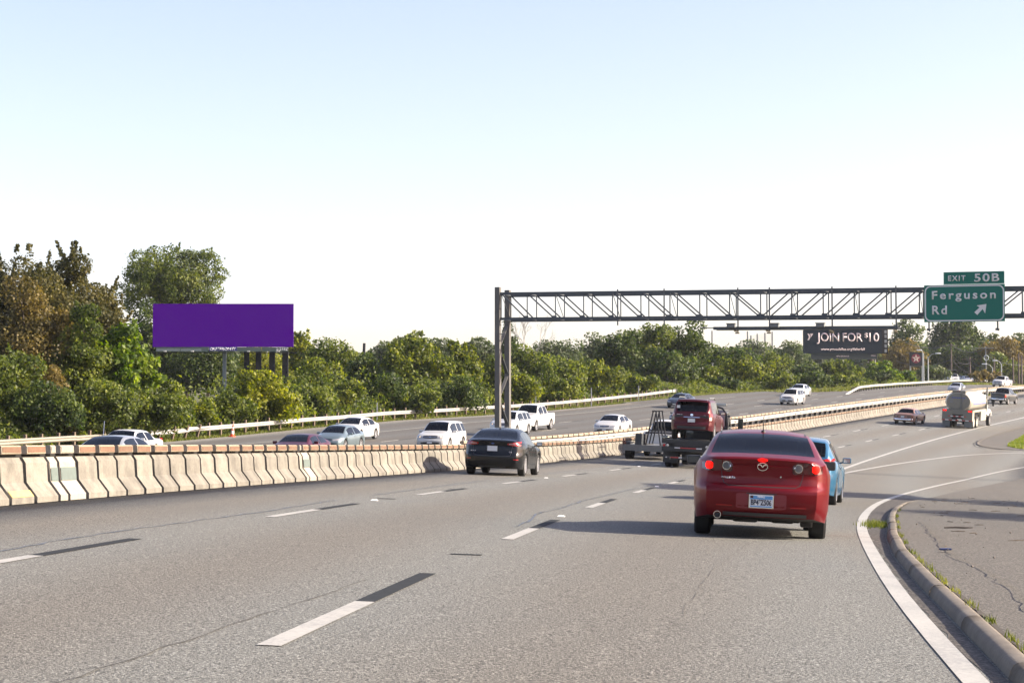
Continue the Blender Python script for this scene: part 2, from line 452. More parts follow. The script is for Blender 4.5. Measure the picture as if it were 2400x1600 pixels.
def ground_material():
    m, nt, out = _mat('ground_soil')
    p = N(nt, 'ShaderNodeBsdfPrincipled'); p.inputs['Roughness'].default_value = .95
    tc = N(nt, 'ShaderNodeTexCoord')
    a = N(nt, 'ShaderNodeTexNoise', i_Scale=.16, i_Detail=5.0); L(nt, tc.outputs['Object'], a.inputs['Vector'])
    b = N(nt, 'ShaderNodeTexNoise', i_Scale=6., i_Detail=5.0, i_Roughness=.7); L(nt, tc.outputs['Object'], b.inputs['Vector'])
    c = ramp(nt, a.outputs['Fac'], [(.3, (.06, .075, .022)), (.5, (.09, .095, .03)), (.7, (.12, .095, .055))])
    g = ramp(nt, b.outputs['Fac'], [(.3, (.6, .6, .55)), (.6, (1.1, 1.1, 1.0))])
    L(nt, mixc(nt, 1.0, c, g, 'MULTIPLY'), p.inputs['Base Color'])
    bp = N(nt, 'ShaderNodeBump', i_Strength=.8, i_Distance=.08); L(nt, b.outputs['Fac'], bp.inputs['Height']); L(nt, bp.outputs[0], p.inputs['Normal'])
    L(nt, p.outputs[0], out.inputs['Surface'])
    return m
M_GROUND = ground_material()

def strip(name, ss, nn, m, dz=0.01, parent=None, kind='structure', skirt=0.):
    """sheet over s stations x n stations; nn may be a list or a function of s giving a list"""
    rows = []; uv = []
    for s in ss:
        ns = np.asarray(nn(s) if callable(nn) else nn, float)
        w = W(np.full(len(ns), s), ns, dz)
        rows.append(w); uv += [(s, q) for q in ns]
    k = len(rows[0]); v = np.concatenate(rows)
    f = [(i*k+j, i*k+j+1, (i+1)*k+j+1, (i+1)*k+j) for i in range(len(rows)-1) for j in range(k-1)]
    uv = np.array(uv)
    if skirt:
        b = len(v); lo = v.copy(); lo[:, 2] -= skirt
        v = np.concatenate([v, lo]); uv = np.concatenate([uv, uv])
        r = len(rows)
        for j in (0, k-1): f += [(i*k+j, (i+1)*k+j, b+(i+1)*k+j, b+i*k+j) for i in range(r-1)]
        for i in (0, r-1): f += [(i*k+j, i*k+j+1, b+i*k+j+1, b+i*k+j) for j in range(k-1)]
    o = mesh(name, v, f, m, parent, uvs=uv)
    o.data.polygons.foreach_set('use_smooth', [True]*len(o.data.polygons))
    if kind: o['kind'] = kind
    return o

# terrain to the horizon
def terrain():
    xs = np.concatenate([[-3500, -1800, -900, -500, -300, -220], np.arange(-170, 260, 4.), [300, 380, 500, 900, 1800, 3500]])
    ys = np.concatenate([[-900, -400, -200, -100], np.arange(-60, 480, 4.), [520, 600, 750, 1000, 1500, 2400, 4500]])
    gx, gy = np.meshgrid(xs, ys); gz = ground_z(gx.ravel(), gy.ravel()) - .12
    s, n = nearest_sn(gx.ravel(), gy.ravel())
    rng = np.random.RandomState(3)
    off = (n > 40) | (n < -22)
    gz = gz + off*rng.rand(len(gz))*.25
    far = np.hypot(gx.ravel(), gy.ravel()-200) > 520
    gz = np.where(far, np.clip(gz, -2, 11), gz)
    nx = len(xs)
    v = np.stack([gx.ravel(), gy.ravel(), gz], -1)
    f = [(j*nx+i, j*nx+i+1, (j+1)*nx+i+1, (j+1)*nx+i) for j in range(len(ys)-1) for i in range(nx-1)]
    o = mesh('ground', v, f, M_GROUND); o.data.polygons.foreach_set('use_smooth', [True]*len(f)); o['kind'] = 'structure'
terrain()

SS = np.arange(-40, 440, 2.)
# our carriageway with the ramp and gore as one paved sheet
strip('road', SS, [7.7, 5.6, 3.7, 1.8, 0, -2, -4, -6.5, -9, -11.5, -14], M_ASPH, .004, skirt=.3)
strip('median_ground', np.arange(-40, 440, 2.), [13.0, 11.5, 9.5, 7.9], mat('median_soil', (.20, .18, .14), rough=.95, var=.35, scale=1.5, bump=.5), .02, skirt=.3)
def opp_n(s):
    e = float(np.interp(s, [-60, 90, 105, 136, 150, 165, 200, 232, 245, 262, 460], [36.3, 36.6, 37.2, 38.6, 38.0, 36.8, 35.6, 33.4, 29.4, 27.2, 24.6]))
    return list(np.linspace(12.9, e, 14))
strip('opposite_road', SS, opp_n, M_ASPH2, .006, skirt=.3)
# ramp that peels away beyond the gap in the rail
strip('side_ramp', np.arange(200, 262, 2.), lambda s: list(np.linspace(float(np.interp(s, [200, 232, 245, 262], [34, 31, 27, 25])), float(np.interp(s, [200, 232, 262], [36.4, 36.2, 33])), 6)), M_ASPH2, .012)

def ribbon(name, pts, w, m, dz=.010, kind='structure', jitter=0., seed=0, parent=None):
    """band of width w along a list of (s, n)"""
    rng = random.Random(seed)
    P = np.array(pts, float)
    d = np.concatenate([[0], np.cumsum(np.hypot(np.diff(P[:, 0]), np.diff(P[:, 1])))])
    t = np.arange(0, d[-1]+1e-6, max(.35, min(2., d[-1]/4))) if not jitter else np.arange(0, d[-1], .35)
    t = np.unique(np.append(t, d[-1]))
    s = np.interp(t, d, P[:, 0]); n = np.interp(t, d, P[:, 1])
    if not jitter and len(P) > 3:                       # round off the corners of the measured curve
        k = np.ones(5)/5
        s = np.convolve(np.pad(s, 2, mode='reflect', reflect_type='odd'), k, 'valid'); n = np.convolve(np.pad(n, 2, mode='reflect', reflect_type='odd'), k, 'valid')
    if jitter: n = n + np.array([rng.gauss(0, jitter) for _ in n])
    ds = np.gradient(s); dn = np.gradient(n); l = np.hypot(ds, dn)+1e-9
    ws = w*(1 if not jitter else np.array([rng.uniform(.4, 1.3) for _ in n]))
    a = W(s - dn/l*ws/2, n + ds/l*ws/2, dz); b = W(s + dn/l*ws/2, n - ds/l*ws/2, dz)
    v = np.empty((2*len(s), 3)); v[0::2] = a; v[1::2] = b
    f = [(2*i, 2*i+1, 2*i+3, 2*i+2) for i in range(len(s)-1)]
    o = mesh(name, v, f, m, parent)
    if kind: o['kind'] = kind
    return o
A0, B0, CYC = 11.904, 15.04, 12.19
def dashes(base, n, s0, i0, i1, w=.15, black=True, mm=None):
    for i in range(i0, i1):
        s = s0 + CYC*i
        ribbon('lane_dash', [(s, n), (s+1.5, n), (s+3.05, n)], w, mm or M_WHITE, .010)
        if black and s < 245: ribbon('contrast_dash', [(s+3.06, n), (s+4.6, n), (s+6.1, n)], w, M_BLACK, .010)
dashes('a', 0.0, A0, -2, 34)
dashes('b', 3.66, B0, -2, 34)
dashes('c', 19.3, 14., 3, 30, mm=M_WORN); dashes('d', 22.96, 20., 3, 30, mm=M_WORN); dashes('e', 26.6, 10., 3, 28, mm=M_WORN)
EDGE = [(-20, -4.1), (0, -4.07), (6, -4.06), (11.8, -4.06), (15.4, -4.07), (18.7, -4.14), (24.0, -4.32), (28.9, -4.48), (34.5, -4.74), (41.0, -5.17), (49.5, -5.83), (62.2, -7.03), (70, -7.8), (82.7, -9.02), (92, -9.95), (104.5, -10.98), (115.4, -12.0), (128, -13.6)]
ribbon('edge_line', EDGE, .155, M_WHITE, .011)
ribbon('gore_line', [(78, -3.98), (94, -4.1), (103, -4.09), (123, -3.93), (159.4, -3.45), (183.4, -3.3), (209.5, -3.3), (300, -3.3), (430, -3.3)], .22, M_WHITE, .011)
ribbon('gore_line', [(79, -4.2), (94.1, -4.66), (103, -5.2), (112.5, -5.82), (122, -6.7), (132.9, -7.94), (138, -9.2), (142.1, -10.47), (146, -12.2), (149, -13.8)], .2, M_WHITE, .011)
ribbon('edge_line', [(s, 13.9) for s in range(-30, 430, 10)], .14, MATS.get('x') or mat('yellow_road_paint', (.60, .42, .10), rough=.7, var=.2), .013)
ribbon('lane_line', [(60, 32.2), (120, 32.2), (165, 32.1), (200, 32.0), (226, 31.6)], .14, M_WORN, .013)
# sealed cracks that follow the lane joints
for k, (pts, w) in enumerate([([(6, 4.1), (18.5, 4.14), (20.5, 4.23), (25.2, 4.18), (28.7, 4.12), (34.5, 4.27)], .035), ([(38, 4.28), (44.4, 4.36), (51, 4.46), (60, 4.5)], .04),
                 ([(27.4, .27), (29.6, .33), (32.5, .53), (35.2, .41), (40.8, .48), (43, .41), (51.6, .34), (62.4, .25), (80, .1)], .035),
                 ([(9.5, .62), (12, .5), (14.2, .46), (17, .38)], .012), ([(62, 4.55), (80, 4.4), (100, 4.3)], .05)]):
    ribbon('sealed_crack', pts, w, M_TAR if w > .02 else M_HAIR, .009, jitter=.02, seed=k)
ribbon('cross_joint', [(29.05, -1.6), (28.95, -3.0), (28.85, -4.2), (28.6, -4.85)], .05, mat('open_joint', (.14, .10, .085), rough=.9, var=.3, scale=20), .0125, jitter=.03, seed=5)
for k, (s0, n0, s1, n1) in enumerate([(14, -2.3, 26, -2.9)]):
    ribbon('hairline_crack', [(s0, n0), ((s0+s1)/2, (n0+n1)/2+.1), (s1, n1)], .005, M_HAIR, .009, jitter=.012, seed=20+k)
for s, n, l in [(36.4, 3.71, .55), (20.9, .05, .35), (44.5, 3.7, .4)]:
    ribbon('black_tape_scrap', [(s, n-.16), (s+.05, n), (s-.05, n+.16)], l*.35, M_BLACK, .010)

# raised road studs between the dashes
def stud(first=[None]):
    if first[0] is None:
        mb = MB(); mb.add([(-.05, -.05, 0), (.05, -.05, 0), (.05, .05, 0), (-.05, .05, 0), (-.03, -.02, .018), (.03, -.02, .018), (.03, .02, .018), (-.03, .02, .018)],
                          [(0, 1, 5, 4), (1, 2, 6, 5), (2, 3, 7, 6), (3, 0, 4, 7), (4, 5, 6, 7)])
        first[0] = mb.build('road_stud', mat('stud_ceramic', (.75, .74, .7), rough=.3))
        return first[0]
    c = first[0].copy(); COL.objects.link(c); return c
for s, n, lb in [(31.54, .04, 'small white road stud beyond the second long dash in front of the camera'), (55.93, 0, 'tiny white road stud left of the red car rear'), (35.1, 3.70, 'small white road stud in the lane line before the black sedan'),
                 (60.31, 3.70, 'small white road stud just right of the black sedan rear wheel'), (80.3, 0, 'tiny white road stud in the lane line behind the red car'), (84.7, 3.7, 'tiny road stud in the lane line beyond the black sedan')]:
    o = stud(); o.matrix_world = frame_at(s, n, dz=.008) @ Matrix.Scale(1.25, 4); tag(o, lb, 'road stud', 'raised studs in the lane lines')

# kerb beside the ramp, apron behind it
KN = [(-12, -4.24), (0, -4.25), (8, -4.26), (11.8, -4.28), (13.3, -4.31), (15.6, -4.35), (18.9, -4.41), (21.5, -4.48), (24.2, -4.56), (27.6, -4.74), (28.5, -4.78), (30, -4.88), (32.6, -5.06), (35.2, -5.22), (38.5, -5.45), (41.9, -5.72), (46.8, -6.18), (52.5, -6.78), (56, -7.2), (60, -7.65)]
KN_ = np.array(KN)
def kn(s): return np.interp(s, KN_[:, 0], KN_[:, 1])
def kfade(s): return 1-float(smooth(46, 57, s))
def kerb():
    root = empty('kerb', tuple(W(20, kn(20)))); tag(root, kind='structure')
    prof = [(0, 0), (-.012, .045), (-.030, .078), (-.055, .092), (-.115, .098), (-.145, .090), (-.155, .05)]
    step = 3.0
    rng = random.Random(4)
    for a in np.arange(-12, 57, step):
        b = min(a+step-.012, 59)
        ss = np.linspace(a, b, 7); v = []; f = []
        j = rng.uniform(-.006, .006)
        for s in ss:
            h = kfade(s)
            for dn, z in prof: v.append(W(s, kn(s)+dn+j, z*h+.004+j*.5))
        k = len(prof)
        for i in range(len(ss)-1):
            for q in range(k-1): f.append((i*k+q, i*k+q+1, (i+1)*k+q+1, (i+1)*k+q))
        f += [tuple(range(k)), tuple((len(ss)-1)*k+q for q in range(k))[::-1]]
        o = mesh('kerb_stone', v, f, M_KERB)
        o.data.polygons.foreach_set('use_smooth', [True]*len(o.data.polygons))
        o.parent = root; o.matrix_parent_inverse = Matrix.Translation(-Vector(root.location))
kerb()
strip('gutter_edge', np.arange(-12, 56, .5), lambda s: [float(np.interp(s, [e[0] for e in EDGE], [e[1] for e in EDGE]))-.10 - .04*math.sin(s*7)*math.sin(s*2.3), float(kn(s))+.02], M_GRAV, .007)
strip('paved_apron', np.arange(-12, 100, 1.), lambda s: list(float(kn(s) if s < 56 else kn(56)-(s-56)*.12)-.150 - np.array([0, .5, 1.2, 2.4, 4, 6, 9, 12])), M_APRON, 0.0)
ap = bpy.data.objects['paved_apron']
for i, v in enumerate(ap.data.vertices):
    s = -12 + i//8
    v.co.z += .013 + .070*kfade(s) + (.02*math.sin(i*1.7) if i % 8 > 1 else 0)*.4
for k, pts in enumerate([[(34, -5.75), (32, -5.65), (29, -5.5), (26.6, -5.32), (23.4, -5.2), (20.5, -5.2), (18.2, -5.15), (15, -4.95), (12, -4.9)], [(30, -8.2), (27, -7.7), (24, -7.2)], [(60, -9), (52, -8.6), (47, -9.4)]]):
    ribbon('apron_crack', pts, .022 if k == 0 else .013, M_HAIR, .125 if k < 2 else .075, jitter=.03, seed=60+k)
# soil joint with weeds behind the kerb
ribbon('soil_joint', [(s, float(kn(s))-.175) for s in np.arange(-4, 50, 1.5)], .045, mat('dark_soil', (.05, .042, .03), rough=.95, var=.5, scale=12), .092, jitter=.012, seed=9)

# gore nose kerb
GN = [(146.5, -9.6), (146.4, -8.6), (149, -7.6), (154, -6.9), (161, -6.5), (172, -6.3), (190, -6.2), (215, -6.1)]
ribbon('gore_kerb', GN, .16, M_KERB, .07)
ribbon('gore_seam', [(s-.5, n+.16) for s, n in GN], .07, M_BLACK, .016, jitter=.02, seed=12)
strip('gore_pavement', np.arange(147, 300, 2.), lambda s: list(np.linspace(float(np.interp(s, [146.5, 149, 154, 161, 215], [-9, -7.7, -7.0, -6.6, -6.2])), -13.9, 6)), M_APRON, .03)

# grass verges
M_GRASSB = leaf_mat('grass_blades', (.055, .08, .014), (.11, .13, .022), (.20, .20, .045), .4)
def blades(name, fn, count, h0, h1, w, m, seed, kind='stuff', label=None, cat=None):
    rng = np.random.RandomState(seed)
    P = fn(rng, count)
    n = len(P); ang = rng.rand(n)*6.283; h = h0+(h1-h0)*rng.rand(n); le = rng.rand(n)*.5*h; la = rng.rand(n)*6.283
    dx = np.cos(ang)*w*.5; dy = np.sin(ang)*w*.5
    v = np.empty((n, 3, 3))
    v[:, 0] = P + np.stack([-dx, -dy, 0*dx], -1); v[:, 1] = P + np.stack([dx, dy, 0*dx], -1)
    v[:, 2] = P + np.stack([np.cos(la)*le, np.sin(la)*le, h], -1)
    me = bpy.data.meshes.new(name)
    me.vertices.add(3*n); me.vertices.foreach_set('co', v.ravel())
    me.loops.add(3*n); me.loops.foreach_set('vertex_index', np.arange(3*n)); me.polygons.add(n)
    me.polygons.foreach_set('loop_start', np.arange(n)*3); me.polygons.foreach_set('loop_total', np.full(n, 3))
    me.update(); me.validate()
    o = obj_from(name, me, m)
    tag(o, label, cat, None, kind)
    return o
def f_left(rng, c):
    s = rng.uniform(60, 262, c); e = np.interp(s, [60, 90, 105, 136, 150, 165, 200, 232, 245, 262], [36.4, 36.8, 37.5, 38.9, 38.3, 37.1, 36.3, 35.2, 33.5, 31.5])
    n = e + np.abs(rng.normal(0, 1.4, c)); return W(s, n, -.05)
blades('roadside_grass', f_left, 34000, .05, .24, .07, M_GRASSB, 1, label='yellow green grass strip between the far carriageway and the guardrail', cat='grass')
def f_far(rng, c):
    s = rng.uniform(245, 430, c); n = np.interp(s, [245, 262, 460], [29.6, 27.2, 24.6])+np.abs(rng.normal(0, 1.6, c)); return W(s, n, -.05)
blades('far_verge_grass', f_far, 22000, .15, .45, .14, M_GRASSB, 2, label='pale yellow grass strip under the far right guardrail', cat='grass')
def f_gore(rng, c):
    s = rng.uniform(149, 262, c); n = rng.uniform(-13.8, -7.4, c)
    k = (n < np.interp(s, [149, 152, 157, 165, 185, 262], [-10.4, -9.3, -8.9, -8.7, -7.6, -7.4])); return W(s[k], n[k], .02)
blades('gore_grass', f_gore, 60000, .08, .22, .10, leaf_mat('lawn_blades', (.09, .125, .018), (.15, .19, .03), (.23, .25, .05), .4), 3, label='bright green grass patch between the ramp and the main road', cat='grass')
strip('gore_turf', np.arange(151, 300, 2.), lambda s: list(np.linspace(float(np.interp(s, [149, 152, 157, 165, 185, 262], [-10.6, -9.4, -8.95, -8.75, -7.7, -7.5])), -13.95, 5)), mat('turf', (.11, .135, .025), rough=.95, var=.35, scale=2.), .045)
def f_weed(rng, c):
    cs = np.array([14.6, 16.0, 17.3, 18.4, 19.6, 20.6, 21.8, 23.2, 25.5, 27.5, 30.5, 33, 13.4, 12.5, 36, 40]); sp = np.array([.12, .2, .3, .2, .45, .4, .3, .3, .3, .3, .4, .5, .12, .2, .5, .6])
    i = rng.randint(0, len(cs), c); s = rng.normal(cs[i], sp[i]); n = kn(s)-.175 + rng.normal(0, .018, c); return W(s, n, .085)
blades('kerb_weeds', f_weed, 560, .02, .07, .012, M_GRASSB, 4, label='small green weeds growing in the joint behind the kerb', cat='weeds')
def f_tuft(rng, c):
    s = rng.normal(33.5, .55, c); n = kn(s) + .18 + rng.normal(0, .10, c); return W(s, n, .0)
blades('weed_patch', f_tuft, 700, .04, .11, .014, M_GRASSB, 5, label='flat tuft of green weeds on the road side of the kerb bend', cat='weeds')
def f_dry(rng, c):
    s = rng.uniform(36, 62, c); n = -10.1 - np.abs(rng.normal(0, 1.6, c)) - .02*(s-48)**2; return W(s, n, .10)
blades('dry_grass', f_dry, 26000, .08, .3, .03, leaf_mat('dry_blades', (.14, .10, .04), (.26, .18, .07), (.36, .28, .12), .3), 6, label='brown dry grass mound under the shade at the edge of the apron', cat='grass')
def f_med(rng, c):
    s = rng.uniform(100, 300, c); n = rng.normal(10.9, .35, c); k = rng.rand(c) < .25+.75*(np.sin(s*.9)*np.sin(s*.37) > 0); return W(s[k], n[k], .0)
blades('median_weeds', f_med, 7000, .08, .35, .06, M_GRASSB, 7, label='scattered weeds under the median guardrail', cat='weeds')

# litter of stones and twigs on the apron
def litter():
    rng = random.Random(11); mb = MB()
    for i in range(240):
        s = rng.uniform(12, 62); n = float(kn(s)) - .4 - abs(rng.gauss(0, 2.4)); r = rng.choice([.006, .009, .012, .02])*rng.uniform(.7, 1.3)
        z = .02+.095*kfade(s)
        c = Vector(W(s, n, z+r*.4)); 
        vs = [c+Vector((rng.uniform(.6, 1)*r*a, rng.uniform(.6, 1)*r*b, rng.uniform(.4, .8)*r*k)) for a, b, k in ((1, 0, 0), (-1, 0, 0), (0, 1, 0), (0, -1, 0), (0, 0, 1), (0, 0, -1))]
        mb.add(vs, [(0, 2, 4), (2, 1, 4), (1, 3, 4), (3, 0, 4), (2, 0, 5), (1, 2, 5), (3, 1, 5), (0, 3, 5)])
    o = mb.build('loose_stones', mat('stone_bits', (.16, .14, .12), rough=.9, var=.5, scale=3.)); tag(o, 'loose stones and grit scattered over the apron behind the kerb', 'gravel', kind='stuff')
    mb = MB()
    for i in range(45):
        s = rng.uniform(24, 60); n = float(kn(s)) - .5 - abs(rng.gauss(0, 2.2)); z = .03+.095*kfade(s); a = rng.uniform(0, 6.28); l = rng.uniform(.03, .12)
        c = Vector(W(s, n, z)); d = Vector((math.cos(a), math.sin(a)*.9, 0))*l; k = Vector((-d.y, d.x, .02))*.15
        mb.tube([c-d, c+k, c+d], [.004, .006, .003], 4)
    o = mb.build('twigs', mat('twig_bark', (.09, .065, .045), rough=.9)); tag(o, 'dry twigs scattered over the apron behind the kerb', 'twigs', kind='stuff')
litter()
def stick(s, n, l, r, a, lb, col, z=.125):
    c = Vector(W(s, n, z+r)); d = Vector((math.cos(a), math.sin(a), 0))*l/2
    mb = MB(); mb.tube([c-d, c-d*.3+Vector((0, .01, .004)), c+d*.4, c+d], [r*.8, r, r, r*.5], 6)
    tag(mb.build('stick', mat('stick_'+col[0], col[1], rough=.9)), lb, 'stick')
stick(23.6, -6.35, .28, .011, .1, 'dark straight stick lying on the apron well behind the kerb', ('dark', (.05, .04, .035)))
stick(30.4, -5.95, .42, .014, .0, 'long dark stick lying on the apron near the curved crack', ('dark', (.05, .04, .035)))
mb = MB(); c = Vector(W(23.9, -5.13, .13)); mb.box((c.x, c.y, c.z-.01), (.13, .1, .022), bev=.009)
tag(mb.build('cloth_scrap', mat('navy_cloth', (.02, .035, .12), rough=.8)), 'crumpled navy blue scrap lying on the apron crack', 'litter')
mb = MB(); c = Vector(W(17.8, -5.55, .13)); mb.box((c.x, c.y, c.z+.03), (.085, .08, .06), bev=.02)
tag(mb.build('stone', mat('dark_stone', (.06, .065, .05), rough=.9)), 'dark fist sized stone alone on the apron', 'stone')
mb = MB(); c = Vector(W(13.0, -4.62, .125)); mb.box((c.x, c.y, c.z+.012), (.06, .1, .025), bev=.008)
tag(mb.build('wrapper', mat('red_wrapper', (.28, .06, .05), rough=.6)), 'crumpled dark red wrapper in the joint behind the kerb', 'litter')

# ================================================================== median barriers
def barrier(name, label, n0, side, s0, s1, offset_w=.0, paint_spec=(), step=1.0):
    """row of short concrete units with a separate brown cap stone on each; side=-1 faces our carriageway"""
    root = empty(name, tuple(W((s0+s1)/2, n0))); tag(root, label, 'barrier')
    inv = Matrix.Translation(-Vector(root.location))
    prof = [(.0, 0), (.0, .085), (.165, .30), (.185, .58), (.232, .650), (.236, .662)]      # (inward, up)
    g = .060
    def unit(s, ln, mm, j):
        v = []; f = []; half = prof + [(.57-a, z) for a, z in prof[::-1]]
        k = len(half); rng = random.Random(int(s*37)+int(n0*5))
        for q in (0, 1):
            ss = s + (g if q == 0 else ln-g)
            for i, (a, z) in enumerate(half):
                v.append(W(ss+rng.uniform(-.004, .004), n0+side*(-a)+j, z+.004))
        f = [(i, (i+1) % k, k+(i+1) % k, k+i) for i in range(k)] + [tuple(range(k))[::-1], tuple(range(k, 2*k))]
        o = mesh('panel', v, f, mm); o.parent = root; o.matrix_parent_inverse = inv
        # cap stone
        c0, c1, a0, a1 = s+g*1.9, s+ln-g*1.9, .19, .38
        v = []
        for ss in (c0, c1):
            for a, z in ((a0+.01, .712), (a0-.006, .725), (a0, .828), (a0+.02, .843), (a1-.02, .843), (a1, .828), (a1+.006, .725), (a1-.01, .712)):
                v.append(W(ss, n0-side*a+j, z))
        f = [(i, (i+1) % 8, 8+(i+1) % 8, 8+i) for i in range(8)] + [tuple(range(8))[::-1], tuple(range(8, 16))]
        b_ = len(v)                                  # painted brown field on the face, the worn edge stays cream
        for ss in (c0+.028*rng.uniform(.4, 1.8), c1-.028*rng.uniform(.4, 1.8)):
            for z in (.730+rng.uniform(-.002, .012), .826-rng.uniform(0, .010)): v.append(W(ss, n0-side*(a0-.010)+j, z))
        f.append((b_, b_+2, b_+3, b_+1))
        white = mm is M_WCONC and rng.random() < .8
        o2 = mesh('cap_stone', v, f, M_WCONC if white else M_CAPE)
        if not white:
            o2.data.materials.append(M_CAP); o2.data.polygons[len(f)-1].material_index = 1
        o2.parent = root; o2.matrix_parent_inverse = inv
        return o
    s = s0
    while s < s1:
        ln = step
        mm = M_CONC; patch = None
        for ps, pl, pm, pz in paint_spec:
            if abs(ps-s) < .02: ln = pl; mm = pm; patch = pz
        o = unit(s, ln, mm, random.Random(int(s*11)).uniform(-.006, .006))
        if patch:
            for (za, zb, pmx) in patch:
                v = []
                for ss in (s+g+.01, s+ln-g-.01):
                    for z in (za, zb):
                        a = np.interp(z, [0, .085, .30, .58, .685], [0, 0, .165, .185, .235])
                        v.append(W(ss, n0-side*a+side*.014+random.Random(int(s*11)).uniform(-.006, .006), z+.004))
                q = mesh('painted_patch', v, [(0, 1, 3, 2)], pmx); q.parent = root; q.matrix_parent_inverse = inv
        s += ln
    # dark core closing the joints; its black also paints the shadow under the caps
    a = np.arange(s0, s1, 2.)
    v = []
    for ss in a:
        for q, z in ((.19, 0), (.262, .30), (.276, .718), (.294, .718), (.308, .30), (.38, 0)): v.append(W(ss, n0-side*q, z+.001))
    f = [(i*6+k, i*6+k+1, (i+1)*6+k+1, (i+1)*6+k) for i in range(len(a)-1) for k in range(5)]
    o = mesh('core', v, f, mat('joint_dark', (.012, .010, .008), rough=.95, var=.3)); o.parent = root; o.matrix_parent_inverse = inv
g2 = [(.30, .50, M_GREYP)]
barrier('median_barrier', 'long concrete median barrier of short units with brown cap stones beside our lanes', 7.45, -1, 14.49, 232,
        paint_spec=[(27.49, 1.0, M_CONC, [(.10, .19, M_YELP)]), (29.49, .44, M_WCONC, g2), (29.93, .83, M_WCONC, g2), (45.76, .35, M_WCONC, None), (46.11, .75, M_WCONC, [(.32, .5, M_GREYP)])])
barrier('far_barrier', 'second concrete barrier with brown caps on the far side of the median', 13.0, 1, 90, 360, step=1.25)

# ================================================================== guardrails
M_GALV = mat('galvanized_rail', (.38, .375, .35), rough=.42, metal=.15, var=.12, scale=1.2)
M_GALVD = mat('shaded_rail', (.27, .25, .205), rough=.6, metal=.1, var=.2, scale=1.5)  # darker copy of the rail steel, shade painted in for the unlit left stretch
M_POST = mat('timber_post', (.14, .105, .075), rough=.9, var=.35, scale=7.)
M_POSTG = mat('steel_post', (.05, .045, .04), rough=.7, var=.25, scale=5.)
WB = [(0.0, .305), (.018, .29), (.07, .255), (.08, .225), (.05, .185), (.012, .152), (.05, .12), (.08, .08), (.07, .05), (.018, .015), (0, 0)]
def guardrail(name, label, path, face, post_m, post_h=.72, post_step=1.905, top=.70, prof=WB, group=None, bent=None, post_far_side=True, end='fish', dull=None, post_w=.15):
    """path: list of (s, n); face = +1/-1 sign of n towards which the beam faces"""
    P = np.array(path, float); d = np.concatenate([[0], np.cumsum(np.hypot(np.diff(P[:, 0]), np.diff(P[:, 1])))])
    root = empty(name, tuple(W(P[0, 0], P[0, 1]))); tag(root, label, 'guardrail', group)
    inv = Matrix.Translation(-Vector(root.location))
    hh = prof[0][1]
    def pos(t): return float(np.interp(t, d, P[:, 0])), float(np.interp(t, d, P[:, 1]))
    rng = random.Random(hash(name) % 99)
    sec = 3.81*2; nb = int(d[-1]//sec)+1
    for b in range(nb):
        t0, t1 = b*sec, min((b+1)*sec+.12, d[-1])
        if t1-t0 < .3: continue
        ts = np.linspace(t0, t1, 5); v = []; f = []
        jz = rng.uniform(-.012, .012)
        for t in ts:
            s, n = pos(t)
            for a, z in prof:
                dn, dz = 0, 0
                if bent and abs(t-bent) < 3.2:
                    k = (1-abs(t-bent)/3.2); dz = .08*k*math.sin(t*9+z*20); dn = .18*k*math.sin(t*5+z*30)
                v.append(W(s, n+face*(a+.09+dn+.002*(b % 2)), top-hh+z+jz+dz + (0 if not callable(end) else end(t, d[-1]))))
        k = len(prof)
        f = [(i*k+q, i*k+q+1, (i+1)*k+q+1, (i+1)*k+q) for i in range(len(ts)-1) for q in range(k-1)]
        o = mesh('rail_beam', v, f, M_GALVD if (dull and dull(t0)) else M_GALV); o.parent = root; o.matrix_parent_inverse = inv
    me = None
    for i in range(int(d[-1]//post_step)+1):
        t = i*post_step; s, n = pos(t)
        if callable(end) and end(t, d[-1]) < -.35: continue
        if me is None:
            mb = MB(); mb.box((0, 0, post_h/2-.15), (post_w, post_w, post_h+.3)); mb.box((0, face*.0, post_h-.2), (post_w*.8, post_w*1.0, .33))
            o = mb.build('post', post_m); me = o.data
        else:
            o = bpy.data.objects.new('post', me); COL.objects.link(o)
        o.parent = root
        M = frame_at(s, n-face*.0); M.translation += Vector((0, 0, rng.uniform(-.03, .03)))
        if bent and abs(t-bent) < 2.5: M = M @ Matrix.Rotation(.25, 4, 'Y')
        o.matrix_parent_inverse = inv; o.matrix_basis = M @ Matrix.Rotation(rng.uniform(-.03, .03), 4, 'Y')
    return root
LR = [(56, 37.0), (94, 37.5), (105.5, 38.0), (122.8, 39.0), (136.5, 39.4), (150, 38.9), (165.4, 38.2), (183, 37.3), (207, 36.9), (221.5, 37.9)]
guardrail('roadside_guardrail', 'long white guardrail on dark posts in front of the roadside trees', LR, -1, M_POST, post_h=.92, bent=61.5, dull=lambda t: t < 47)
guardrail('median_guardrail', 'guardrail on dark posts running along the median between both barriers', [(96, 11.2), (130, 11.7), (175, 11.9), (200, 11.7), (260, 11.3), (360, 11.2)], -1, M_POSTG, post_h=.66, top=.76, post_w=.24)
R2 = [(248, 24.0), (253.5, 24.6), (265.6, 25.8), (275, 26.1), (289, 26.1), (303, 25.9), (326, 26.8), (350, 28.6), (367, 29.8), (400, 31.5), (440, 33)]
guardrail('far_guardrail', 'distant white guardrail with its near end turned down to the ground', R2, -1, M_POSTG, post_h=.72, top=.72, end=lambda t, T: -.62*(1-min(1, t/14.)))
# bolted end plate of the roadside rail
mb = MB(); M0 = frame_at(222.2, 37.9-.10)
mb.box((0, 0, .56), (.06, .9, .34), M0); mb.box((.0, .52, .56), (.34, .04, .42), M0)
o = mb.build('rail_end_plate', M_GALV); rr = bpy.data.objects['roadside_guardrail']; o.parent = rr; o.matrix_parent_inverse = Matrix.Translation(-Vector(rr.location))
